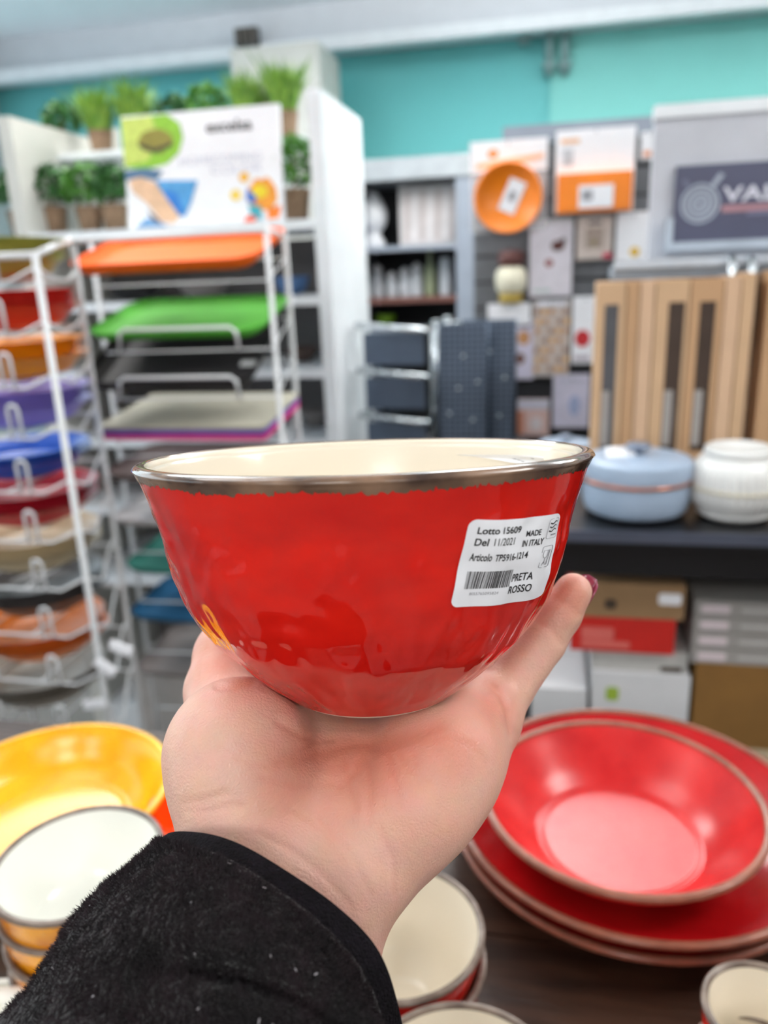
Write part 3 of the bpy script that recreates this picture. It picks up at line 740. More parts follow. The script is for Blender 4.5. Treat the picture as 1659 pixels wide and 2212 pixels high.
# cream-lined red bowls
o_, i_ = bowl_prof(.0515, .064)
p = Pz(856, 2004, 1.030)
for k, nm in ((0, 'lower'), (1, 'upper')):
    t = dish('small_bowl', f'small red bowl with cream inside under the wrist, {nm} of two nested', 'bowl', p[0]+.001*(1-k), p[1], TZ+.021*k, o_, i_, m_red, m_cream, m_rims, 'nested cream-lined red bowls')
    if k:   # its paper label
        sv, sf = [], []
        for i in range(9):
            for j in range(5):
                a = math.radians(-96+i*5.2); z = .050-.016*j/4; r = np.interp(z, [q[1] for q in o_[5:]], [q[0] for q in o_[5:]])+.0005
                sv.append((r*math.cos(a), r*math.sin(a), z))
        for i in range(8):
            for j in range(4): sf.append((i*5+j, (i+1)*5+j, (i+1)*5+j+1, i*5+j+1))
        meshobj('sticker', sv, sf, m_paper, t, True)
p = Pz(1000, 2378, 1.030)
dish('small_bowl', 'small red bowl with cream inside, alone beside the nested pair', 'bowl', p[0], p[1], TZ, *bowl_prof(.0515, .085), m_red, m_cream, m_rims)
# yellow bowls
o_, i_ = bowl_prof(.0505, .056, foot=.5, belly=.9)
p = Pz(172, 1857, 1.065)
for k, nm in enumerate(('lowest', 'second lowest', 'second highest', 'topmost')):
    dish('small_bowl', f'small mottled yellow bowl, white inside, {nm} of its stack', 'bowl', p[0]+.0015*math.sin(k*2), p[1]+.001*math.cos(k*3), TZ+.0216*k, o_, i_, m_yel2, m_wht, m_rims, 'stacked yellow bowls')
p = Pz(95, 1712, .992)
dish('serving_bowl', 'large plain yellow serving bowl behind the stacked yellow bowls', 'bowl', p[0], p[1], TZ, *soup_prof(.104, .047, .066), m_yel, m_yel, m_yel)
p = Pz(436, 1738, .985)
dish('small_bowl', 'small glossy orange bowl behind the wrist', 'bowl', p[0], p[1], TZ, *bowl_prof(.044, .040), m_org, m_org, m_org)
# espresso cups
o_, i_ = bowl_prof(.031, .052, .003, .6, .93)
p = Pz(1656, 2186, 1.030)
for k, nm in ((0, 'lower'), (1, 'upper')):
    t = dish('espresso_cup', f'tiny red cup lined in cream beside the plates, {nm} of two stacked', 'cup', p[0]-.004*(1-k), p[1]-.003*(1-k), TZ+.033*k, o_, i_, m_red, m_cream, m_rims, 'stacked espresso cups')
    MB().tube([(-.026, 0, .014), (-.038, .0, .015), (-.043, 0, .025), (-.040, 0, .036), (-.029, 0, .040)], .0035, 10).build('handle', m_red, t, True)
# white bowl and spoon, lower left
p = Pz(-95, 2310, 1.0)
dish('small_bowl', 'white ceramic bowl beside the stacked yellow bowls, spoon lying across it', 'bowl', p[0], p[1], TZ, *bowl_prof(.056, .055), m_wht, m_wht, m_wht)
q0, q1 = Pz(64, 2146, 1.008), Pz(-190, 2175, 1.022)
sp = empty('ceramic_spoon', q1, 0, 'white ceramic spoon resting on the rim of the white bowl', 'spoon')
dv = q0-q1
MB().tube([dv*t for t in np.linspace(0, 1, 12)], [.010, .0115, .0115, .010, .007, .005, .0045, .0045, .0046, .0048, .0048, .003], 12).build('handle', m_wht, sp, True)
# ------------------------------------------------------------------ helpers for the shop furniture
def span(u0, u1, v, b):      # store coordinates of a horizontal stretch
    return Sb(u0, v, b)[0], Sb(u1, v, b)[0]
def zat(u, v, b): return Sb(u, v, b)[1]
m_wire = mat('white_wire', (226, 228, 230), .35, var=.02)
m_grey = mat('grey_laminate', (136, 144, 156), .5, var=.04)
m_lgrey = mat('pale_grey_laminate', (196, 198, 206), .5, var=.03)
m_beige = mat('pale_beige_board', (206, 205, 198), .6, var=.03)
m_dark = mat('charcoal_board', (44, 46, 50), .5, var=.1)
m_black = mat('black_laminate', (17, 17, 20), .3, var=.1)
m_chrome = mat('chrome', (205, 212, 216), .18, 1.0, var=.03)
m_pap = mat('white_card', (240, 240, 244), .5, var=.02)

# ------------------------------------------------------------------ pillar, vent
a0, a1 = span(500, 690, 150, 3.7); zt = zat(600, 96, 3.7)
struct('wall_pillar', MB().box(a0, a1, 3.7, 4.06, 0, zt), m_beige)
a0, a1 = span(503, 552, 75, 4.0); z0, z1 = zat(527, 96, 4.0), zat(527, 56, 4.0)
vt = sroot('air_vent', (a0+a1)/2, 4.0, z0, 'small dark slatted air vent on the beam above the pillar', 'vent')
w = (a1-a0)/2
MB().box(-w, w, .02, .06, 0, z1-z0).build('housing', m_dark, vt)
for k in range(4): MB().box(-w+.01+k*w/2, -w+.01+k*w/2+.018, 0, .02, .005, z1-z0-.005).build('slat', mat('vent_slat', (92, 86, 80), .6), vt)

# ------------------------------------------------------------------ white gondola with plants
GB, GD = 2.0, .40
ap0, ap1 = span(668, 697, 300, GB); al0, al1 = span(8, 34, 350, GB)
zt = zat(670, 192, GB)
gd = sroot('gondola_shelving', 0, GB, 0, 'white gondola shelving carrying the potted plants and poster', 'shelving')
MB().box(ap0, ap1, 0, GD+.03, 0, zt).build('end_panel', m_white, gd)
MB().box(al0, al1, 0, GD+.03, 0, zt).build('end_panel', m_beige, gd)
zbk = zat(80, 290, GB+GD)
ab1 = Sb(262, 380, GB+GD)[0]
ZS = zat(640, 474, GB)          # shelf with the poster and plants
MB().box(al1, ap0, GD, GD+.02, .1, ZS-.03).build('back_panel', mat('grey_back_board', (120, 116, 116), .6), gd)
MB().box(al1, ab1, GD, GD+.02, ZS-.03, 1.62).build('back_panel', m_beige, gd)
MB().box(al1, ab1, GD, GD+.02, 1.62, zbk).build('back_panel', m_beige, gd)
shelf_z = [ZS, ZS-.185, ZS-.37, ZS-.56, ZS-.76, ZS-.98]
for k, z in enumerate(shelf_z):
    MB().box(al1, ap0, .0, GD, z-.022, z).build('shelf', m_white, gd)
MB().box(al1, ap0, .02, GD, 0, .1).build('plinth', m_white, gd)
ZU = zat(640, 296, GB+.22)      # narrow upper shelf behind
MB().box(al1, ap0, .20, GD, ZU-.016, ZU).build('shelf', m_white, gd)
for x in (al1+.25, -.75, ap0-.2): MB().prism([(x, ZU-.016), (x+.012, ZU-.016), (x+.012, ZU-.10), (x, ZU-.10)], .38, GD).build('bracket', m_white, gd)

# potted plants
m_pot = mat('burlap_pot', (142, 116, 92), .95, var=.15, vscale=120, bump=.5, bscale=300)
greens = [mat('dark_leaf', (46, 104, 38), .5, var=0, rgb2=(28, 72, 30), vscale=60), mat('mid_leaf', (84, 142, 44), .5, var=0, rgb2=(50, 104, 36), vscale=60), mat('lime_leaf', (128, 160, 52), .5, var=0, rgb2=(70, 122, 42), vscale=60)]
def foliage_mesh(kind, seed):
    r = random.Random(seed); v, f = [], []
    n = 240
    for i in range(n):
        th = r.uniform(0, 6.283)
        if kind == 2:   # grassy upright
            rad = r.random()**.6*.028; x, y = rad*math.cos(th), rad*math.sin(th); L_ = r.uniform(.06, .12); sp_ = .45*rad/.03
            dx, dy = math.cos(th)*sp_+r.uniform(-.2, .2), math.sin(th)*sp_+r.uniform(-.2, .2); w_ = .0035
            k = len(v); px, py = -math.sin(th)*w_, math.cos(th)*w_
            p0 = (x, y, .055); p1 = (x+dx*L_*.5, y+dy*L_*.5, .055+L_*.6); p2 = (x+dx*L_*1.2, y+dy*L_*1.2, .055+L_)
            v += [(p0[0]-px, p0[1]-py, p0[2]), (p0[0]+px, p0[1]+py, p0[2]), (p1[0]-px, p1[1]-py, p1[2]), (p1[0]+px, p1[1]+py, p1[2]), p2]
            f += [(k, k+1, k+3, k+2), (k+2, k+3, k+4)]
        else:           # bushy
            ph = math.acos(r.uniform(-.6, 1)); R_ = r.uniform(.5, 1)**.5*(.055 if kind == 0 else .06)
            c = Vector((R_*math.sin(ph)*math.cos(th), R_*math.sin(ph)*math.sin(th), .105+R_*math.cos(ph)*.9))
            d = Vector((r.uniform(-1, 1), r.uniform(-1, 1), r.uniform(-.3, 1))).normalized(); s_ = d.cross(Vector((r.uniform(-1, 1), r.uniform(-1, 1), r.uniform(-1, 1)))).normalized()
            L_, w_ = r.uniform(.011, .018), r.uniform(.005, .008); k = len(v)
            v += [tuple(c-d*L_), tuple(c+s_*w_+d.cross(s_)*.002), tuple(c+d*L_), tuple(c-s_*w_+d.cross(s_)*.002)]; f.append((k, k+1, k+2, k+3))
    me = bpy.data.meshes.new('foliage'); me.from_pydata(v, [], f); me.materials.append(greens[kind]); return me
FOL = {(k, s): foliage_mesh(k, 10*k+s) for k in range(3) for s in range(2)}
potm = MB().lathe([(0, 0), (.024, 0), (.028, .03), (.032, .058), (.034, .06), (.030, .062), (.0, .056)], 20)
pot_proto = potm.build('pot', m_pot, None, True); pot_me = pot_proto.data; bpy.data.objects.remove(pot_proto)
stem_o = MB().tube([(0, 0, .05), (.003, 0, .09), (-.002, .002, .13)], .0025, 6).build('stem', mat('stem_brown', (92, 74, 44), .8)); stem_me = stem_o.data; bpy.data.objects.remove(stem_o)
def plant(u, v, b, z, kind, sc, label, group):
    a = Sb(u, v, b)[0]
    t = sroot('potted_plant', a, b, z, label, 'plant', group, random.uniform(0, 6)); t.scale = (sc, sc, sc)
    for nm, me in (('pot', pot_me), ('stem', stem_me), ('foliage', FOL[(kind, random.randint(0, 1))])):
        o = bpy.data.objects.new(nm, me); COL.objects.link(o); o.parent = t
        if nm == 'foliage': o['kind'] = 'stuff'
KN = ['dark green bushy', 'mid green bushy', 'lime green grassy']
low = [(48, 0, 1.0), (118, 0, 1.05), (196, 1, 1.0), (250, 0, 1.0), (640, 1, 1.15)]
wl_ = ['', 'second on the lower shelf', 'lower shelf, two from the poster', 'lower shelf, half behind poster', 'lower shelf, between poster and end panel']
wl_[0] = 'first on the lower shelf'
for (u, kd, sc), wtxt in zip(low, wl_): plant(u, 480, GB+.13, ZS, kd, sc*1.16, f'{KN[kd]} potted plant in burlap pot, {wtxt}', 'plants on the lower shelf')
up_ = [(142, 0, 1.0), (222, 2, 1.1), (300, 2, 1.15), (385, 0, .95), (458, 1, 1.05), (545, 2, 1.1), (618, 2, 1.25)]
wu = ['above the low row, first on the upper shelf', 'second on the upper shelf', 'on the upper shelf over the green picture of the poster', 'on the upper shelf peeking over poster middle', 'on the upper shelf beside the pillar edge', 'on the upper shelf in front of the pillar', 'on the upper shelf against the tall end panel']
for (u, kd, sc), wtxt in zip(up_, wu): plant(u, 330, GB+.30, ZU, kd, sc, f'{KN[kd]} potted plant {wtxt}', 'plants on the upper shelf')

# poster on the shelf
pa0, pa1 = span(262, 604, 360, GB+.03); pz1 = zat(420, 232, GB+.03); W_, H_ = pa1-pa0, pz1-ZS
ps = sroot('poster_board', pa0, GB+.035, ZS, 'white poster board with coloured pictures standing between the potted plants', 'poster')
ps.rotation_euler = (math.radians(-5), 0, -PHI)
MB().box(0, W_, 0, .012, 0, H_).build('board', m_pap, ps)
def pic(poly, rgb, y=-.0008, name='picture'): MB().prism([(x*W_, z*H_) for x, z in poly], y, y+.0006).build(name, mat('print_%d_%d_%d' % rgb, rgb, .5, var=.12, vscale=60), ps)
pic([(0, .98), (.30, .99), (.38, .9), (.395, .78), (.36, .65), (.28, .56), (.15, .53), (0, .55)], (150, 204, 60), -.0008)
pic([(0, .98), (.2, .985), (.24, .8), (.16, .6), (0, .57)], (206, 222, 110), -.0012)
pic(circ(.215, .765, .115, .105, 14, wob=.06), (150, 140, 60), -.0016)
pic([(.10, .73), (.20, .66), (.32, .71), (.31, .74), (.2, .70), (.11, .76)], (74, 70, 48), -.002)
pic([(0, .53), (.14, .54), (.25, .50), (.2, .42), (.1, .46), (0, .44)], (92, 124, 156), -.0010)
pic([(.02, .44), (.10, .46), (.2, .4), (.25, .28), (.34, .1), (.30, .03), (.22, .05), (.13, .22), (.04, .33)], (238, 196, 160), -.0014)
pic([(.19, .42), (.47, .40), (.42, .22), (.37, .08), (.33, .11), (.25, .28)], (88, 164, 222), -.0018)
pic([(.24, .34), (.33, .30), (.37, .12), (.34, .1), (.27, .24)], (52, 130, 214), -.0022)
pic([(.05, .03), (.12, .10), (.2, .06), (.25, .01), (.05, .01)], (120, 168, 214), -.0010)
pic([(.12, .18), (.18, .1), (.22, .04), (.17, .05)], (110, 84, 80), -.0020)
pic(circ(.765, .40, .032, .045, 12), (246, 186, 62)); pic(circ(.705, .25, .035, .05, 12), (250, 216, 96))
pic(circ(.875, .24, .09, .15, 16, wob=.12), (246, 160, 52)); pic(circ(.86, .27, .05, .06, 12), (250, 222, 40), -.0014)
pic([(.78, .31), (.84, .22), (.82, .16), (.77, .2)], (76, 120, 200), -.0018); pic([(.78, .16), (.86, .14), (.87, .02), (.8, .03)], (60, 170, 186), -.0018)
pic([(.76, .06), (.83, .06), (.82, .0), (.75, .0)], (238, 96, 60), -.002); pic([(.90, .12), (.99, .14), (.97, .03), (.9, .02)], (244, 130, 40), -.002)
flat_text('lettering', 'excelsa', mat('poster_black', (40, 38, 40), .6), ps, .545*W_, .83*W_, .80*H_, .90*H_, -.0012, True)
m_pl = mat('poster_pale_ink', (206, 208, 224), .6)
flat_text('lettering', 'HOMECOMING', m_pl, ps, .36*W_, .88*W_, .535*H_, .61*H_, -.0012)
flat_text('lettering', 'COLOR', m_pl, ps, .56*W_, .88*W_, .44*H_, .515*H_, -.0012)

# crockery on the gondola shelves, seen through the rack
def simple_bowl(name, label, cat, a, b, z, r, h, m, group=None, mi=None, n=40, foot=.45, belly=.86, rim=None):
    t = sroot(name, a, b, z, label, cat, group); o_, i_ = bowl_prof(r, h, .003, foot, belly)
    MB().lathe(o_, n).build('outer_wall', m, t, True); MB().lathe(i_+[(r, h)], n).build('inner_wall', mi or m, t, True)
    return t
m_blk = mat('black_stoneware', (30, 30, 32), .3); m_gst = mat('grey_stoneware', (128, 122, 120), .5)
m_bls = mat('blue_stoneware', (92, 128, 178), .3); m_wst = mat('white_stoneware', (228, 228, 226), .3)
m_brs = mat('brown_stoneware', (104, 84, 76), .5)
for u, lv, r, h, m, lbl in ((285, 1, .085, .05, m_blk, 'black stoneware bowl on the gondola shelf behind the orange tray'),
    (440, 1, .08, .05, m_gst, 'grey stoneware bowl on gondola shelf, beside the black bowl'),
    (630, 1, .05, .05, m_bls, 'pale blue bowl on gondola shelf against the tall end panel'),
    (640, 2, .05, .04, m_brs, 'brown bowl on gondola shelf below the pale blue bowl'),
    (300, 2, .08, .04, m_wst, 'white shallow bowl on gondola shelf behind the black tray'),
    (660, 3, .045, .05, m_gst, 'small grey bowl on gondola shelf behind the beige placemats'),
    (350, 3, .08, .05, m_brs, 'brown shallow bowl on gondola shelf behind the placemats'),
    (430, 4, .09, .05, m_wst, 'white bowl on the low gondola shelf behind the held bowl'),
    (295, 4, .07, .05, mat('wine_stoneware', (120, 32, 46), .4), 'wine red bowl on the low gondola shelf')):
    simple_bowl('shelf_bowl', lbl, 'bowl', Sb(u, 600, GB+.2)[0], GB+.2, shelf_z[lv], r, h, m, 'crockery on the gondola')

# ------------------------------------------------------------------ wire rack with bowls and trays
RB, RB2 = 1.22, 1.46
posts = {'A': (Sb(155, 1050, RB)[0], RB), 'B': (Sb(226, 1000, RB2)[0], RB2)}
C1, C2 = (Sb(592, 720, 1.55)[0], 1.55), (Sb(630, 720, 1.80)[0], 1.80)
Eb = (Sb(232, 780, 1.80)[0], 1.80)
rk = sroot('wire_display_rack', 0, 0, 0, 'white wire display rack holding coloured bowls and serving trays', 'rack')
ztop = zat(75, 545, RB)
zTt = zat(585, 484, 1.55)
left_a = Sb(-230, 1000, RB)[0]
for (a, b), zt in ((posts['A'], ztop), (posts['B'], zat(160, 512, RB2)), ((left_a, RB), ztop), ((left_a, RB2), ztop), (C1, zTt), (C2, zTt), (Eb, zTt)):
    MB().tube([(a, b, .02), (a, b, zt)], .0058, 10).build('post', m_wire, rk, True)
    MB().tube([(a, b, 0), (a, b, .02)], .012, 10).build('foot', m_dark, rk, True)
aA = posts['A'][0]; aB = posts['B'][0]
MB().tube([(left_a, RB, ztop-.004), (aA, RB, ztop-.004)], .006, 8).build('top_wire', m_wire, rk, True)
MB().tube([(aA, RB, ztop-.004), (aB, RB2, zat(160, 516, RB2))], .006, 8).build('top_wire', m_wire, rk, True)
MB().tube([(aB, RB2, zat(160, 520, RB2)), (C1[0], C1[1], zTt-.01), (C2[0], C2[1], zTt-.01)], .006, 8).build('top_wire', m_wire, rk, True)
tiers = [(606, (150, 148, 70), 'olive green'), (722, (188, 44, 36), 'brick red'), (836, (236, 140, 20), 'amber orange'), (945, (138, 124, 196), 'lavender'),
         (1062, (24, 82, 176), 'royal blue'), (1169, (170, 26, 44), 'crimson'), (1272, (196, 180, 148), 'sand beige'), (1373, (84, 80, 80), 'charcoal grey'),
         (1475, (206, 112, 44), 'burnt orange'), (1580, (134, 126, 116), 'taupe')]
pcb = (RB+RB2)/2
for k, (v, rgb, cn) in enumerate(tiers):
    ua = 75+(v-540)*160/1030.
    z = zat(ua, v, RB)
    wires = MB(); bend = .03
    wires.tube([(left_a, RB, z+.02), (left_a+bend, RB-.012, z), (aA-bend*1.6, RB-.012, z), (aA-.006, RB, z+.02)], .0026, 8)
    wires.tube([(aA, RB, z+.02), (aA, RB+.05, z), (aB, RB2-.03, z), (aB, RB2, z+.02)], .0026, 8)
    wires.tube([(left_a, RB2, z), (aB, RB2, z)], .0026, 8)
    for q in (.35, .65): x = left_a+(aA-left_a)*q; wires.tube([(x, RB-.012, z), (x, RB2, z)], 0.0020, 6)
    wires.build('tier_wire', m_wire, rk, True)
    for du in (-118, -220, -16-60):
        x = Sb(ua+du*1.0, v, RB)[0] if du != -76 else Sb(ua-88, v, RB)[0]
        if du == -118: continue
        hk = MB(); pts = [(x-.010, RB-.014, z)]+[(x-.010*math.cos(t), RB-.016, z+.050+.010*math.sin(t)) for t in np.linspace(0, math.pi, 7)]+[(x+.010, RB-.014, z)]
        hk.tube(pts, .0030, 8); hk.build('hook', m_wire, rk, True)
    # stack of shallow bowls
    m = mat('glaze_'+cn.replace(' ', '_'), tuple(min(250, int(c*1.12+8)) for c in rgb), .3, var=.04)
    uc = {0: -20, 1: 10, 2: 30, 3: 45, 4: 50, 5: 70, 6: 78, 7: 92, 8: 98, 9: 100}[k]
    ac = Sb(uc+10, v-40, pcb)[0]
    nst = 3 if k != 4 else 2
    for j, nm in enumerate(('lowest', 'middle', 'topmost') if nst == 3 else ('lower', 'upper')):
        t = simple_bowl('shallow_bowl', f'{cn} shallow bowl on the wire rack, {nm} of its stack', 'bowl', ac+.003*math.sin(j*2+k), pcb-.0+.003*math.cos(j*3), z+.0036+j*.014, .127, .042, m, 'shallow bowls on the wire rack', foot=.5, belly=.8, n=48)
        if j == nst-1 and k in (4, 5, 7, 8):
            MB().slab(rrect(.02, .05, -.05, -.032, .004), .0088, .0092).build('price_label', m_pap, t)

for (u_, v_, rot) in ((228, 1440, 35), (205, 1520, -10), (262, 1400, 20)):
    x_, z_ = Sb(u_, v_, RB-.012)
    MB().box(-.022, .022, -.006, .004, -.008, .008, Matrix.Translation((x_, RB-.012, z_)) @ Matrix.Rotation(math.radians(rot), 4, 'Y')).build('price_clip', m_pap, rk)

def tray_mesh(w, d, h, rc, fl=.02, th=.004):
    base = rrect(-w/2+fl, w/2-fl, -d/2+fl, d/2-fl, rc, 6); top = rrect(-w/2, w/2, -d/2, d/2, rc+fl, 6)
    n = len(base); v = []; f = []
    mid = [((a[0]*.35+b[0]*.65), (a[1]*.35+b[1]*.65)) for a, b in zip(base, top)]
    lay = [(base, 0), (mid, h*.45), (top, h), (top, h+th), (mid, h*.45+th), ([(x*.985, y*.985) for x, y in base], th)]
    for pl, z in lay: v += [(x, y, z) for x, y in pl]
    f.append(tuple(range(n))[::-1])
    for k in range(5):
        for i in range(n): j = (i+1) % n; f.append((k*n+i, k*n+j, (k+1)*n+j, (k+1)*n+i))
    f.append(tuple(5*n+i for i in range(n)))
    return v, f
def tray(uc, v, b, w, d, h, rc, tilt, m, label, yaw=0, group='serving trays on the wire rack', lab=None, dz=0):
    a, z = Sb(uc, v, b)
    t = sroot('serving_tray', a, b, z+dz, label, 'tray', group); t.rotation_euler = (math.radians(tilt), 0, -PHI+math.radians(yaw))
    vv, f = tray_mesh(w, d, h, rc); meshobj('tray_body', vv, f, m, t, True if False else False)
    if lab: MB().slab(rrect(lab[0]-.018, lab[0]+.018, lab[1]-.011, lab[1]+.011, .005), .0042, .0046).build('price_label', m_pap, t)
    return t
def pl(rgb, n): return mat('melamine_'+n, rgb, .6, var=.05, spec=.2)
TB = 1.66
tray(395, 556, TB, .41, .27, .022, .03, 15, pl((238, 100, 24), 'orange'), 'bright orange serving tray, topmost on the wire rack')
tray(418, 698, TB, .39, .25, .018, .03, 14, pl((92, 182, 66), 'green'), 'apple green serving tray lying on the black tray', lab=(.13, -.08))
tray(408, 775, TB-.01, .385, .29, .03, .03, 25, pl((52, 50, 52), 'black'), 'large black serving tray under the green tray', lab=(.15, -.03))
for k, (rgb, cn, dz) in enumerate((((222, 50, 130), 'magenta pink', -.020), ((120, 96, 172), 'purple', -.010), ((180, 176, 160), 'greige woven', 0))):
    a, z = Sb(440, 888, TB)
    t = sroot('placemat', a, TB, z+dz*1.2, f'{cn} rectangular placemat stacked on the wire rack', 'placemat', 'placemats on the wire rack'); t.rotation_euler = (math.radians(7), 0, -PHI)
    MB().slab(rrect(-.19, .19, -.13, .13, .012), 0, .009 if k < 2 else .006).build('mat_sheet', pl(rgb, cn.replace(' ', '_')), t)
    if k == 2:
        for xx in (-.02, .13): MB().slab(circ(xx, .07, .012, .009, 12), .0051, .0056).build('price_label', m_pap, t)
tray(430, 1010, TB, .36, .25, .02, .03, 4, pl((116, 104, 102), 'taupe'), 'taupe serving tray under the placemats')
tray(440, 1105, TB, .36, .25, .02, .03, 3, pl((206, 204, 206), 'white'), 'white serving tray under the taupe tray')
tray(455, 1205, TB, .34, .25, .02, .03, 2, pl((70, 140, 128), 'sea_green'), 'sea green serving tray behind the held bowl')
tray(462, 1305, TB, .34, .25, .02, .03, 2, pl((44, 100, 140), 'petrol'), 'petrol blue serving tray below the sea green tray')
tray(470, 1420, TB, .34, .25, .02, .03, 2, pl((140, 132, 130), 'warm_grey'), 'warm grey serving tray below the petrol blue tray')
for v, un in ((600, 'a'), (735, 'b'), (830, 'c'), (945, 'd'), (1045, 'e'), (1140, 'f'), (1240, 'g'), (1342, 'h'), (1455, 'i')):
    z = zat(420, v, TB)-.01
    zb_ = z+.045 if v < 1000 else z+.01
    tw = MB().tube([(aB+.01, RB2+.05, z), (C1[0], C1[1]-.02, z), (C1[0], C1[1], z+.01)], .0020, 8).tube([(Eb[0], Eb[1], zb_), (C2[0], C2[1], zb_), (C1[0], C1[1], z+.005)], .0018, 8)
    tw.build('tier_wire', m_wire, rk, True)
    x0, x1 = Sb(255, v, 1.50)[0], Sb(515, v, 1.50)[0]
    if v in (735, 830):
        y = 1.50; MB().tube([(x0, y, z), (x0+.004, y, z+.038), (x0+.016, y, z+.046), (x1-.016, y, z+.046), (x1-.004, y, z+.038), (x1, y, z)], .004, 8).build('hook', m_wire, rk, True)

# grey carton low beside the rack
def carton(name, label, u0, v0, u1, v1, b, depth, m, cat='box', group=None, z0=None, flap=True, prints=(), rz=0):
    a0 = Sb(u0, (v0+v1)/2, b)[0]; a1 = Sb(u1, (v0+v1)/2, b)[0]; um = (u0+u1)/2
    zt_ = zat(um, v0, b); zb_ = zat(um, v1, b) if z0 is None else z0
    t = sroot(name, (a0+a1)/2, b, zb_, label, cat, group, rz); w = (a1-a0)/2; h = zt_-zb_
    MB().box(-w, w, 0, depth, 0, h).build('carton_body', m, t)
    if flap:
        MB().box(-w-.0008, w+.0008, -.0008, depth*.5-.001, h, h+.0016).build('flap', m, t); MB().box(-w-.0008, w+.0008, depth*.5+.001, depth, h, h+.0016).build('flap', m, t)
    for (x0, x1, y0, y1, pm, nm) in prints: MB().prism(rrect(-w+2*w*x0, -w+2*w*x1, h*y0, h*y1, min(.006, h*.1)), -.0012, -.0002).build(nm, pm, t)
    return t, h+zb_, w
lowt, _, _ = carton('cardboard_box', 'pale grey cardboard box low down beside the wire rack', 310, 1450, 420, 1640, 1.84, .14, mat('grey_card', (188, 182, 178), .7), z0=0)

# ------------------------------------------------------------------ grey cabinet against the back wall
CB = 3.5
ca0, ca1 = span(752, 1040, 500, CB); zc1 = zat(760, 348, CB); cd = .40
cb = sroot('glassware_cabinet', 0, CB, 0, 'grey open cabinet of glassware against the teal wall', 'cabinet')
px = [span(752, 772, 500, CB), span(985, 1030, 500, CB), span(1135, 1160, 500, CB)]
for x0, x1 in px: MB().box(x0, x1, 0, cd, 0, zc1-.07).build('upright', m_grey, cb)
zi_ = zat(860, 388, CB)
MB().box(px[0][0], px[2][1], -.01, cd, zi_, zc1).build('header', mat('cabinet_header', (158, 164, 168), .5), cb)
MB().box(px[0][1], px[1][0], cd-.02, cd, .2, zi_).build('back_board', m_dark, cb); MB().box(px[1][1], px[2][0], cd-.02, cd, .2, zi_).build('back_board', m_dark, cb)
csh = [zat(870, 532, CB+.1), zat(870, 642, CB+.1), zat(870, 705, CB+.1)]
for k, z in enumerate(csh):
    for x0, x1 in ((px[0][1], px[1][0]), (px[1][1], px[2][0])): MB().box(x0, x1, .0, cd-.02, z-.02, z).build('shelf', mat('cabinet_shelf_brown', (112, 74, 66), .5) if k == 1 else m_grey, cb)
m_cer = mat('white_porcelain', (226, 228, 232), .2)
m_jar = mat('milky_glass', (205, 212, 218), .1, var=.05)
def vase(u, sh, prof, m, label, name='vase', cat='vase', b=CB+.16, grp='ornaments in the grey cabinet'):
    t = sroot(name, Sb(u, 500, b)[0], b, csh[sh], label, cat, grp); k = max(2, len(prof)//2)
    MB().lathe(spl(prof, 24), 28).build('body', m, t, True); top = prof[-1]
    MB().lathe([(top[0]*.96, top[1]-.002), (top[0]*1.12+.001, top[1]), (top[0]*.96, top[1]+.006), (.001, top[1]+.004)], 20).build('lip', m, t, True)
    return t
vase(808, 0, [(.045, 0), (.05, .02), (.03, .06), (.055, .10), (.06, .15), (.04, .20), (.018, .23)], m_cer, 'white porcelain lidded ornament on the top cabinet shelf')
t = sroot('gift_box', Sb(925, 450, CB+.12)[0], CB+.10, csh[0]+.0, 'pale grey pleated gift box on the top cabinet shelf', 'box')
wz = .125; hz = zat(925, 398, CB+.1)-csh[0]
MB().box(-wz, wz, 0, .15, 0, hz).build('carton_body', mat('pale_pleat', (196, 192, 192), .5), t)
for k in range(7): x = -wz+.02+k*.034; MB().prism([(x, .02), (x+.02, .02), (x+.028, hz-.02), (x+.008, hz-.02)], -.006, 0).build('pleat', mat('pleat_light', (214, 210, 210), .5) if k % 2 else mat('pleat_warm', (184, 174, 172), .5), t)
for k, u in enumerate((785, 812, 843, 872, 898)):
    hh = .10+.02*math.sin(k*2.1)
    t = vase(u, 1, [(.024, 0), (.0265, .02), (.0265, hh*.7), (.020, hh*.85), (.022, hh)], m_jar, ['milky glass jar beside the cabinet upright', 'milky glass jar second along the brown shelf', 'milky glass jar in the middle of the brown shelf', 'milky glass jar fourth along the brown shelf', 'milky glass jar next to the tall bottle'][k], 'glass_jar', 'jar', grp='jars on the brown cabinet shelf')
    MB().lathe([(.0, hh+.03), (.010, hh+.026), (.024, hh+.012), (.024, hh+.004), (0, hh+.003)], 20).build('lid', m_cer, t, True)
vase(928, 1, [(.024, 0), (.026, .02), (.026, .11), (.012, .15), (.012, .19)], mat('olive_glass', (150, 160, 130), .15), 'tall pale olive glass bottle on the brown shelf', 'bottle', 'bottle')
vase(962, 1, [(.028, 0), (.030, .03), (.028, .14), (.020, .16)], m_jar, 'tall milky carafe beside the olive bottle', 'carafe', 'carafe')
simple_bowl('lime_bowl', 'lime green bowl on the lowest visible cabinet shelf', 'bowl', Sb(832, 690, CB+.15)[0], CB+.15, csh[2], .05, .05, mat('lime_glaze', (130, 172, 30), .3))
simple_bowl('glass_bowl', 'smoky glass bowl alone in the narrow bay of the cabinet', 'bowl', Sb(1075, 620, CB+.15)[0], CB+.15, csh[1], .06, .08, mat('smoky_glass', (92, 104, 108), .15))

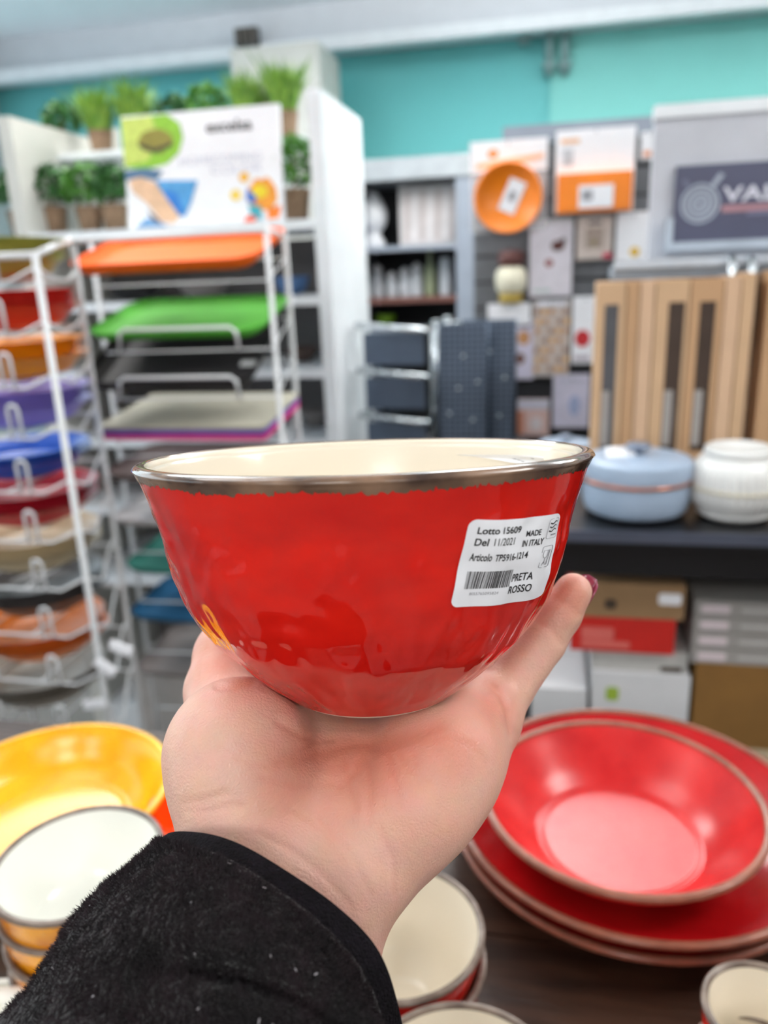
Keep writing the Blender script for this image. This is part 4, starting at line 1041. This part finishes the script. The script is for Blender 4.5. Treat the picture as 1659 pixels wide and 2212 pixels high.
# ------------------------------------------------------------------ steel trays display
DB = 2.15
dz0 = zat(900, 985, DB)
dt = sroot('low_counter', 0, DB, 0, 'low dark counter under the steel baking trays', 'counter')
da0, da1 = span(728, 1130, 960, DB); da0 = max(da0, ap1+.006)
MB().box(da0, da1, -.05, .30, dz0-.03, dz0).build('counter_top', m_dark, dt); MB().box(da0+.03, da1-.03, 0, .28, 0, dz0-.03).build('cabinet', m_black, dt)
m_steel = mat('dark_steel', (98, 112, 132), .36, .6, var=.15, vscale=6)
sl_, sr_ = ap1+.018, Sb(930, 800, DB)[0]
bs_ = sroot('tray_stand', (sl_+sr_)/2, DB, dz0, 'chrome stand holding three dark steel baking trays', 'stand')
hw = (sr_-sl_)/2-.008
zz = [zat(838, q, DB)-dz0 for q in (710, 808, 905)]
for s_ in (-1, 1): MB().tube([(s_*hw, .10, 0), (s_*hw, .10, zz[0])], .006, 8).build('post', m_chrome, bs_, True)
MB().tube([(-hw, .10, .006), (hw, .10, .006)], .006, 8).build('foot_bar', m_chrome, bs_, True)
for k, z in enumerate(zz):
    MB().tube([(-hw, .10, z), (-hw, .0, z+.012), (hw-.02, -.03, z-.004), (hw, -.01, z-.008), (hw, .10, z-.006)], .0085, 10).build('rail', m_chrome, bs_, True)
    MB().box(-hw+.012, hw-.012, .0+.02, .026, z-.10, z-.012).build('steel_panel', m_steel, bs_)
def perforated(u0, u1, v0, b, label, lean):
    a0, a1 = span(u0, u1, 820, b); h = zat((u0+u1)/2, v0, b)-dz0; w = a1-a0
    t = sroot('perforated_tray', (a0+a1)/2, b, dz0, label, 'baking tray', 'upright perforated trays'); t.rotation_euler = (math.radians(-lean), 0, -PHI)
    MB().box(-w/2, w/2, 0, .004, 0, h).build('sheet', m_steel, t)
    MB().tube([(-w/2, .002, .004), (-w/2, .002, h), (w/2, .002, h), (w/2, .002, .004)], .004, 8).build('rolled_edge', m_steel, t, True)
    nh = MB(); cols = int(w/.016); rows = int(h/.016)
    for i in range(cols):
        for j in range(rows):
            x = -w/2+.012+i*.016; z = .012+j*.016; nh.add([(x+.0045*math.cos(q), -.0006, z+.0045*math.sin(q)) for q in np.arange(6)*math.pi/3], [tuple(range(6))])
    o = nh.build('holes', mat('hole_dark', (30, 34, 42), .5), t); o['kind'] = 'stuff'
    for (x, z) in ((-.3, .3), (.2, .25), (-.1, .5), (.3, .55), (0, .75)):
        MB().lathe([(0, .004), (.004, .003), (.006, 0)], 10).build('rivet', m_chrome, t, True, Matrix.Translation((x*w, -.001, z*h)) @ Matrix.Rotation(math.radians(90), 4, 'X'))
perforated(948, 1052, 700, DB+.06, 'perforated dark steel baking tray beside the chrome stand', 4)
perforated(1000, 1112, 692, DB+.12, 'perforated dark steel baking tray behind its twin, next to the baking packs', 4)
for k, (u, h, r) in enumerate(((945, .36, .014), (968, .37, .012), (990, .355, .014))):
    t = sroot('cutter_tube', Sb(u, 800, DB+.21)[0], DB+.21, dz0, ['bright steel cutter tube by the chrome stand', 'bright steel cutter tube, the tallest of three', 'bright steel cutter tube by the perforated trays'][k], 'cutter', 'steel cutter tubes')
    MB().lathe([(r, 0), (r, h), (r-.002, h), (r-.002, .002)], 18).build('tube', m_chrome, t, True); MB().lathe([(r+.0005, h-.006), (r+.002, h-.003), (r+.0005, h+.0004)], 18).build('rolled_rim', m_chrome, t, True)

# ------------------------------------------------------------------ slat wall with packets
SBk = 2.62
sa0, sa1 = span(1010, 1440, 600, SBk+.03); sz1 = zat(1240, 264, SBk+.03); sx = Sb(1085, 300, SBk)[0]
sl = sroot('slatwall_panel', 0, SBk+.03, 0, 'dark grey slat wall hung with baking packets', 'display panel')
MB().box(sa0+.02, sa1, .015, .04, 0, sz1-.06).build('backing', m_dark, sl)
MB().box(sx, sa1, -.01, .05, sz1-.05, sz1).build('header', m_grey, sl)
zt = sz1-.055; k = 0
while zt > .9:
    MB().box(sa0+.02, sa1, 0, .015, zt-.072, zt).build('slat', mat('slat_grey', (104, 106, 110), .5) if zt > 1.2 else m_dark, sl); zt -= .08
mo = mat('silicone_orange', (244, 134, 26), .35, var=.05)
def packet(name, label, u0, v0, u1, v1, prints, m=m_pap, cat='packet', b=SBk, th=.012, hook=True):
    a0, a1 = span(u0, u1, (v0+v1)/2, b); um = (u0+u1)/2; z1 = zat(um, v0, b); z0 = zat(um, v1, b)
    t = sroot(name, (a0+a1)/2, b, z0, label, cat, 'packets on the slat wall'); w = a1-a0; h = z1-z0
    MB().box(-w/2, w/2, -th, 0, 0, h).build('card', m, t)
    if hook: MB().tube([(0, .03, h-.012), (0, -th-.03, h-.012), (0, -th-.032, h-.004)], .002, 6).build('peg_hook', m_chrome, t, True)
    for poly, rgb in prints:
        MB().prism([(-w/2+x*w, z*h) for x, z in poly], -th-.0012, -th-.0002).build('print', mat('print_%d_%d_%d' % rgb, rgb, .5, var=.15, vscale=80), t)
    return t, w, h
def R(x0, x1, y0, y1): return [(x0, y0), (x1, y0), (x1, y1), (x0, y1)]
# round orange mould in a clear bag
m_bag = mat('clear_bag', (238, 240, 244), .15, var=0, alpha=.28)
a0, a1 = span(1016, 1182, 400, SBk-.02); zt_, zb_ = zat(1100, 302, SBk-.02), zat(1100, 500, SBk-.02)
t = sroot('cake_mould_packet', (a0+a1)/2, SBk-.02, zb_, 'round orange silicone mould in a clear bag with white header card', 'packet', 'packets on the slat wall'); w = a1-a0; h = zt_-zb_
MB().box(-w/2, w/2, -.004, 0, h*.66, h).build('header_card', m_pap, t)
MB().box(-w/2, w/2, -.0055, -.0045, 0, h*.66).build('clear_bag', m_bag, t)
MB().prism([(-.42*w, .70*h), (.45*w, .78*h), (.45*w, .84*h), (-.42*w, .76*h)], -.0052, -.0042).build('print', mat('print_248_190_150', (248, 190, 150), .5), t)
MB().prism(circ(-.2*w, .86*h, .07*w, .05*h, 14), -.0052, -.0042).build('print', mat('print_240_150_80', (240, 150, 80), .5), t)
r_ = .44*w
XR = Matrix.Translation((.0, -.006, r_*.94)) @ Matrix.Rotation(math.radians(90), 4, 'X')
MB().lathe([(0, 0), (r_*.93, 0), (r_*.97, .01), (r_, .028), (r_*.93, .028), (r_*.88, .010), (0, .008)], 48).build('mould', mo, t, True, XR)
lb = MB().box(-.026, .026, -.017, -.0155, -.048, .048, Matrix.Translation((.012, 0, r_*.98)) @ Matrix.Rotation(math.radians(24), 4, 'Y')); lb.build('label', m_pap, t)
MB().box(-.010, .010, -.0178, -.017, -.014, .014, Matrix.Translation((.012, 0, r_*.98)) @ Matrix.Rotation(math.radians(24), 4, 'Y')).build('label_print', m_inkgrey, t)
MB().tube([(0, .04, h-.014), (0, -.04, h-.014), (0, -.042, h-.006)], .002, 6).build('peg_hook', m_chrome, t, True)
# rectangular orange mould
t, w, h = packet('cake_mould_packet', 'rectangular orange silicone mould packet with big white header', 1200, 278, 1370, 458, [(R(.06, .3, .84, .9), (244, 196, 160)), (R(.08, .22, .58, .78), (200, 204, 210))], b=SBk-.02, th=.006)
MB().box(-w*.47, w*.47, -.034, -.006, 0, h*.47).build('mould', mo, t); MB().box(-w*.40, w*.40, -.036, -.034, .012, h*.43).build('mould_rim', mo, t)
MB().box(-.2*w, .24*w, -.038, -.036, .01, .32*h).build('label', m_pap, t); MB().box(-.16*w, -.02*w, -.0386, -.038, .03, .26*h).build('label_print', m_inkgrey, t)
packet('mould_packet', 'narrow white packet with orange print beside the grey header board', 1384, 286, 1412, 345, [(R(.2, .8, .1, .3), (240, 160, 110))])
packet('chocolate_mould_packet', 'tall white packet picturing dark chocolates', 1144, 474, 1236, 640, [(circ(.66, .66, .16, .07, 10), (96, 52, 46)), (circ(.46, .44, .1, .05, 10), (150, 70, 66)), (R(.0, 1, .93, 1), (206, 204, 208)), (circ(.78, .72, .06, .04, 8), (70, 44, 40)), (R(.1, .5, .06, .1), (190, 206, 200))], mat('mauve_white_card', (222, 216, 224), .5))
packet('mould_packet', 'small beige packet with dark label and red corner', 1246, 468, 1322, 560, [(R(.25, .75, .25, .75), (176, 158, 146)), (R(.3, .7, .82, .9), (110, 96, 92)), (R(.75, 1, .02, .14), (206, 60, 90)), (circ(.5, .4, .08, .07, 8), (150, 140, 60))], mat('beige_card', (204, 190, 182), .5))
packet('mould_packet', 'white packet with two yellow flowers', 1330, 458, 1398, 596, [(circ(.6, .38, .16, .08, 10), (240, 196, 70)), (circ(.55, .1, .16, .07, 10), (240, 196, 70))])
pr = [(circ(.12+.19*i+.04*(j % 2), .1+.125*j, .07, .045, 8), ((206, 150, 92), (232, 176, 96), (170, 128, 100), (226, 206, 190))[(i*3+j*5) % 4]) for i in range(5) for j in range(7)]
packet('biscuit_cutter_packet', 'packet patterned all over with golden biscuits', 1150, 648, 1230, 812, pr+[(R(.1, .9, .92, .99), (232, 232, 240))], mat('biscuit_card', (196, 186, 182), .5))
packet('mould_packet', 'slim packet with brown cakes beside the biscuit packet', 1106, 690, 1152, 818, [(circ(.55, .70, .3, .12, 10), (206, 150, 100)), (circ(.4, .35, .22, .1, 10), (120, 84, 70)), (R(.1, .9, .88, .96), (110, 100, 110))], mat('lilac_card', (214, 208, 226), .5))
packet('mould_packet', 'white packet with a red heart-shaped cake', 1236, 640, 1292, 784, [(circ(.4, .38, .3, .13, 12), (210, 50, 56)), (R(.1, .7, .04, .12), (200, 190, 200))])
packet('mould_packet', 'pale packet with faint blue print under the biscuit packet', 1194, 808, 1272, 922, [(circ(.6, .42, .16, .2, 10), (176, 186, 222)), (R(.15, .85, .85, .92), (206, 204, 220))], mat('lilac_card', (0, 0, 0)))
packet('sprinkle_tub', 'pale pink tub with orange sides near the blue casserole', 1118, 862, 1186, 940, [(R(0, 1, .74, 1), (226, 222, 236)), (R(0, .22, 0, .7), (222, 150, 122)), (circ(.6, .34, .2, .2, 10), (250, 236, 236))], mat('peach_card', (240, 204, 196), .5), 'tub', hook=False)
# cake topper figure on its white card
t, w, h = packet('cake_decoration', 'cream iced cake with brown top above its white card', 1054, 655, 1146, 702, [(R(.1, .9, .12, .2), (220, 222, 226))], cat='cake decoration', b=SBk-.01)
MB().lathe([(0, 0), (.03, 0), (.045, .012), (.05, .04), (.045, .07), (.03, .085), (0, .09)], 28).build('cream_body', mat('ivory_icing', (236, 230, 206), .6), t, True, Matrix.Translation((.005, .0, h+.028)))
MB().lathe([(0, 0), (.034, 0), (.038, .012), (.036, .03), (.036, .034)], 24).build('plinth', mat('gold_foil', (186, 160, 80), .4), t, True, Matrix.Translation((.005, .0, h)))
MB().lathe([(0, 0), (.036, .0), (.042, .02), (.036, .045), (0, .05)], 24).build('brown_top', mat('chocolate', (92, 52, 48), .4), t, True, Matrix.Translation((.005, .0, h+.112)))

# ------------------------------------------------------------------ right-hand gondola with sign
HB = 1.62
ha0 = Sb(1408, 400, HB)[0]; ha1 = ha0+1.1; hz1, hz0 = zat(1410, 258, HB), zat(1400, 562, HB)
hg = sroot('sign_gondola', 0, HB, 0, 'pale grey display unit with a header board above the boxes', 'shelving')
MB().box(ha0, ha1, 0, .03, hz0, hz1).build('header_board', m_lgrey, hg)
MB().box(ha0-.002, ha1, -.006, .034, hz1, hz1+.022).build('header_cap', m_white, hg)
MB().box(ha0+.01, ha1, .06, .09, 0, hz0).build('back_panel', m_dark, hg)
MB().box(ha0+.01, ha0+.045, .03, .06, 0, hz1-.02).build('upright', m_grey, hg); MB().box(ha1-.035, ha1, .03, .33, 0, hz1-.02).build('upright', m_grey, hg)
ra0 = Sb(1325, 580, HB-.10)[0]
MB().box(ra0, ha1, -.10, .0, zat(1500, 598, HB-.1), zat(1500, 570, HB-.1)).build('shelf_rail', mat('rail_grey', (150, 160, 172), .4), hg)
MB().box(ra0, ha1, -.11, -.10, zat(1500, 575, HB-.1), zat(1500, 556, HB-.1)).build('price_strip', mat('clear_strip', (190, 200, 212), .2), hg)
for u in (1582, 1625):
    x = Sb(u, 590, HB-.14)[0]; z = zat(u, 560, HB-.14); MB().tube([(x, -.10, z), (x, -.135, z), (x, -.14, z-.01), (x, -.14, z-.10)], .006, 8).build('hook', m_chrome, hg, True)
g0, g1 = Sb(1458, 440, HB-.02)[0], Sb(1458, 440, HB-.02)[0]+.42; gz1, gz0 = zat(1460, 358, HB-.02), zat(1452, 524, HB-.02)
sg = sroot('shop_sign', g0, HB-.012, gz0, 'slate blue sign with round emblem and white lettering on the grey header', 'sign'); W_, H_ = g1-g0, gz1-gz0
MB().box(0, W_, 0, .010, 0, H_).build('board', mat('slate_print', (84, 86, 108), .4, var=.04), sg)
MB().box(-.012, W_+.012, -.006, .011, -.016, -.0002).box(-.012, -.0002, -.006, .011, -.0002, H_*.32).build('holder', mat('clear_strip', (0, 0, 0)), sg)
m_emb = mat('emblem_silver', (168, 176, 190), .4); m_lav = mat('lettering_white', (222, 222, 234), .5); m_rose = mat('lettering_rose', (176, 132, 140), .5)
cxs, czs, rs_ = .044, H_*.50, .034
def ring_poly(r0, r1, n=40, y=-.0008):
    v = [(cxs+r*math.cos(2*math.pi*k/n), y, czs+r*math.sin(2*math.pi*k/n)) for r in (r0, r1) for k in range(n)]
    return v, [(k, (k+1) % n, n+(k+1) % n, n+k) for k in range(n)]
for r0, r1 in ((.029, .034), (.020, .0265), (.009, .017), (.0, .006)): meshobj('emblem', *ring_poly(r0+1e-4, r1), m_emb, sg)
MB().prism([(cxs+.014, czs+.028), (cxs+.022, czs+.024), (cxs+.038, czs+.046), (cxs+.030, czs+.050)], -.0008, -.0001).build('emblem', m_emb, sg)
MB().prism([(cxs-.014, czs+.028), (cxs-.022, czs+.024), (cxs-.034, czs+.040), (cxs-.026, czs+.042)], -.0008, -.0001).build('emblem', mat('emblem_dim', (112, 114, 136), .5), sg)
flat_text('lettering', 'VALGOBBIA', m_lav, sg, .082, .36, H_*.50, H_*.70, -.0009, True)
MB().prism(R(.082, .36, H_*.37, H_*.46), -.0008, -.0001).build('stripe', m_rose, sg)
MB().prism(R(.125, .36, H_*.32, H_*.36), -.0008, -.0001).build('stripe', mat('stripe_lavender', (128, 128, 156), .5), sg)

# black counter
KB = 1.16
kz = zat(1440, 1152, KB); ka0 = Sb(1185, 1150, KB)[0]; ka1 = ka0+1.0
kt = sroot('black_counter', 0, KB, 0, 'black counter with a metal front edge carrying pots and tall boxes', 'counter')
MB().box(ka0, ka1, .004, .44, kz-.03, kz).build('counter_top', m_black, kt)
zz0 = zat(1440, 1176, KB)
MB().box(ka0, ka1, 0, .004, zz0, kz+.001).build('edge_trim', mat('edge_metal', (104, 110, 128), .3, .6), kt)
zz1 = zat(1440, 1252, KB)
MB().box(ka0, ka1, .01, .03, zz1, kz-.03).build('apron', m_black, kt)
ls = zat(1400, 1745, 1.2)
MB().box(ka0-.12, ka1, .0, .44, ls-.03, ls).build('lower_shelf', m_dark, kt)
MB().box(ka0-.12, ka1, .42, .44, ls, kz-.03).build('back_panel', m_black, kt)
for x in (ka0-.11, ka1-.05):
    for y in (.02, .38): MB().box(x if x > ka0 else ka0, (x if x > ka0 else ka0)+.04, y, y+.04, 0, ls-.03).build('leg', m_black, kt)

# cardboard gift boxes with windows, on the counter
m_kraft = [mat('kraft_a', (206, 170, 134), .75, var=.04), mat('kraft_b', (194, 154, 116), .75, var=.04), mat('kraft_c', (214, 178, 146), .75, var=.04)]
m_win = mat('window_film', (92, 92, 96), .15, var=.1); m_wind = mat('window_film_dark', (74, 60, 52), .15, var=.1)
bx = [(1283, 1345, 612, 1, 'with a grey window at the free end of the row'), (1346, 1373, 610, 0, 'plain and slim, second in the row'), (1374, 1406, 609, 0, 'plain and slim, third in the row'),
      (1407, 1479, 606, 2, 'with a dark window near the row middle'), (1480, 1551, 604, 2, 'with a window, between the near-middle one and the plain boxes'), (1552, 1586, 600, 0, 'plain, just past the windowed pair'),
      (1587, 1617, 592, 0, 'plain, beside the gap in the row'), (1643, 1690, 588, 0, 'plain, beyond the gap in the row'), (1692, 1740, 588, 1, 'with a window at the wall end of the row')]
for k, (u0, u1, v0, win, txt) in enumerate(bx):
    b = KB+.27; a0, a1 = span(u0, u1, 800, b); h = zat((u0+u1)/2, v0, b)-kz; w = a1-a0-.0015
    t = sroot('gift_carton', (a0+a1)/2, b, kz, f'tall kraft cardboard box {txt}', 'box', 'tall kraft boxes on the black counter')
    m = m_kraft[k % 3]
    if win:
        x0, x1, y0, y1 = -w*.22, w*.28, h*.18, h*.90
        if win == 2: x0, x1 = (-w*.1, w*.40) if k == 3 else (-w*.20, w*.30)
        MB().box(-w/2, w/2, .004, .074, 0, h).build('carton_body', m, t)
        MB().box(-w/2, x0, 0, .004, 0, h).box(x1, w/2, 0, .004, 0, h).box(x0, x1, 0, .004, 0, y0).box(x0, x1, 0, .004, y1, h).build('front_panel', m, t)
        MB().box(x0, x1, .002, .0038, y0, y1).build('window_film', m_win if win == 1 else m_wind, t)
        MB().box(x0+.002, x0+(x1-x0)*.6, .0012, .002, y0+.01, y0+(y1-y0)*.42).build('product_inside', mat('inside_grey', (168, 162, 158), .4), t)
    else:
        MB().box(-w/2, w/2, 0, .074, 0, h).build('carton_body', m, t)
    MB().box(-w/2, w/2, .002, .072, h, h+.0015).build('top_flap', m, t)

# casseroles and jar on the counter
m_pot_b = mat('pale_blue_enamel', (164, 182, 204), .3, var=.06); m_cop = mat('copper', (196, 128, 98), .28, .8, var=.1)
def casserole(u, b, r, label, grp, scale_h=1.0):
    t = sroot('casserole', Sb(u, 1100, b)[0], b, kz, label, 'casserole', grp); s = r
    MB().lathe([(0, 0), (.72*s, 0)]+spl([(.80*s, .005), (.92*s, .10*s), (.985*s, .32*s), (.99*s, .66*s)], 16), 56).build('body', m_pot_b, t, True)
    MB().lathe([(.99*s, .655*s), (1.012*s, .66*s), (1.012*s, .72*s), (.99*s, .725*s)], 56).build('band', m_cop, t, True)
    ld = MB().lathe(spl([(.985*s, .715*s), (1.0*s, .76*s), (.99*s, .95*s), (.93*s, 1.06*s), (.55*s, 1.11*s), (.12*s, 1.13*s)], 24)+[(0, 1.13*s)], 56).build('lid', m_pot_b, t, True)
    MB().lathe([(.10*s, 1.12*s), (.09*s, 1.18*s), (.22*s, 1.23*s), (.23*s, 1.30*s), (.16*s, 1.33*s), (0, 1.34*s)], 28).build('knob', mat('steel_knob', (132, 142, 160), .35, .5), ld, True)
    return t
rp = (Sb(1490, 1050, KB+.11)[0]-Sb(1252, 1050, KB+.11)[0])/2
t = casserole(1371, KB+.11, rp, 'pale blue casserole with copper band and lid on the black counter', None)
MB().slab(rrect(-.05, -.005, -.02, .015, .004), 0, .0006).build('price_tag', m_pap, t, False, Matrix.Translation((.0, -.01, 1.16*rp)) @ Matrix.Rotation(math.radians(24), 4, 'X'))
casserole(1296, KB+.345, rp*.64, 'smaller pale blue casserole half hidden behind the copper-banded one', None).location = SW(Sb(1222, 950, KB+.37)[0], KB+.37, kz)
rj = (Sb(1690, 1060, KB+.09)[0]-Sb(1486, 1060, KB+.09)[0])/2
jr = sroot('storage_jar', Sb(1588, 1060, KB+.095)[0], KB+.095, kz, 'white ribbed ceramic jar with a beige band', 'jar')
def rib(r, z, a): return r*(1+.022*math.cos(a*38)*(1 if .25*rj < z < 1.25*rj else 0))
MB().lathe([(0, 0), (.62*rj, 0)]+spl([(.68*rj, .004), (.80*rj, .12*rj), (.82*rj, .22*rj), (.97*rj, .50*rj), (1.0*rj, .8*rj), (.95*rj, 1.15*rj), (.80*rj, 1.38*rj), (.70*rj, 1.46*rj)], 40), 264, fn=rib).build('body', m_wst, jr, True)
MB().lathe([(.975*rj, .70*rj), (1.018*rj, .705*rj), (1.020*rj, .80*rj), (.98*rj, .81*rj)], 64).build('band', mat('beige_band', (216, 208, 186), .5), jr, True)
MB().lathe([(.70*rj, 1.44*rj), (.74*rj, 1.47*rj), (.72*rj, 1.60*rj), (.66*rj, 1.64*rj), (.62*rj, 1.60*rj), (.0, 1.58*rj)], 64).build('lid', m_wst, jr, True)

# cartons under the counter
BB = KB+.05
m_brown = mat('brown_card', (150, 118, 84), .75, var=.05); m_brown2 = mat('ochre_card', (132, 94, 44), .75, var=.08); m_redc = mat('red_card', (196, 34, 26), .5, var=.05)
m_whc = mat('white_carton', (206, 206, 208), .6, var=.03); m_gyc = mat('grey_carton', (150, 146, 142), .6, var=.06)
pinkp = mat('faded_pink_print', (214, 104, 96), .5); inkb = mat('brown_ink', (70, 56, 44), .6)
def zc(v): return zat(1400, v, BB)
def stackbox(label, u0, u1, z1, z0, m, prints=(), depth=.26, b=BB, flap=True):
    a0, a1 = span(u0, u1, 1400, b); t = sroot('cardboard_box', (a0+a1)/2, b, z0, label, 'box', 'cartons under the black counter'); w = (a1-a0)/2; h = z1-z0-.0018
    MB().box(-w, w, 0, depth, 0, h).build('carton_body', m, t)
    if flap:
        MB().box(-w, w, 0, depth*.5-.001, h, h+.0016).build('flap', m, t); MB().box(-w, w, depth*.5+.001, depth, h, h+.0016).build('flap', m, t)
    for (x0, x1, y0, y1, pm, nm) in prints: MB().prism(rrect(-w+2*w*x0, -w+2*w*x1, h*y0, h*y1, min(.005, h*.12)), -.0012, -.0002).build(nm, pm, t)
    return t
zA, zB, zC, zD = zc(1262), zc(1337), zc(1412), zc(1545)
stackbox('white cardboard box at the bottom, under the red box', 1282, 1498, zD+.075, ls, m_whc, [(.15, .28, .80, .90, mat('green_mark', (150, 176, 60), .5), 'print')])
stackbox('grey-white cardboard box between the red box and the bottom white box', 1280, 1488, zC, zD+.075, mat('greywhite_carton', (184, 182, 178), .6), [(.72, .95, .05, .3, inkb, 'print')], b=BB+.01)
stackbox('red cardboard box with faded pink print', 1232, 1456, zB, zC, m_redc, [(.1, .42, .35, .72, pinkp, 'print'), (.1, .58, .12, .32, pinkp, 'print')])
stackbox('brown cardboard box with white label and black mark on the red box', 1240, 1472, zA, zB, m_brown, [(.76, .97, .45, .78, m_pap, 'label'), (.27, .38, .25, .55, inkb, 'print')])
stackbox('white cardboard box low on the shelf beside the stack with the red box', 1150, 1272, zc(1500), ls, m_whc, [(.1, .8, .5, .75, mat('grey_mark', (170, 170, 176), .5), 'print')], b=BB)
zz = ls; seq = [('beige cardboard box at the bottom beneath the ochre box', zc(1600), mat('beige_carton', (196, 178, 148), .7)), ('large ochre cardboard box under the thin grey boxes', zc(1425), m_brown2)]
for lb_, z1, m in seq: stackbox(lb_, 1508, 1720, z1, zz, m); zz = z1
for k, nm in enumerate(('lowest', 'second lowest', 'second highest', 'topmost')):
    z1 = zz+(zc(1290)-zc(1425))/4; stackbox(f'thin grey cardboard box with pale labels, {nm} of four stacked', 1494, 1720, z1, zz, m_gyc, [(.06, .34, .2, .75, mat('pale_pink_label', (206, 192, 196), .5), 'label'), (.45, .92, .3, .6, mat('pale_grey_print', (178, 174, 172), .5), 'print')], flap=False); zz = z1
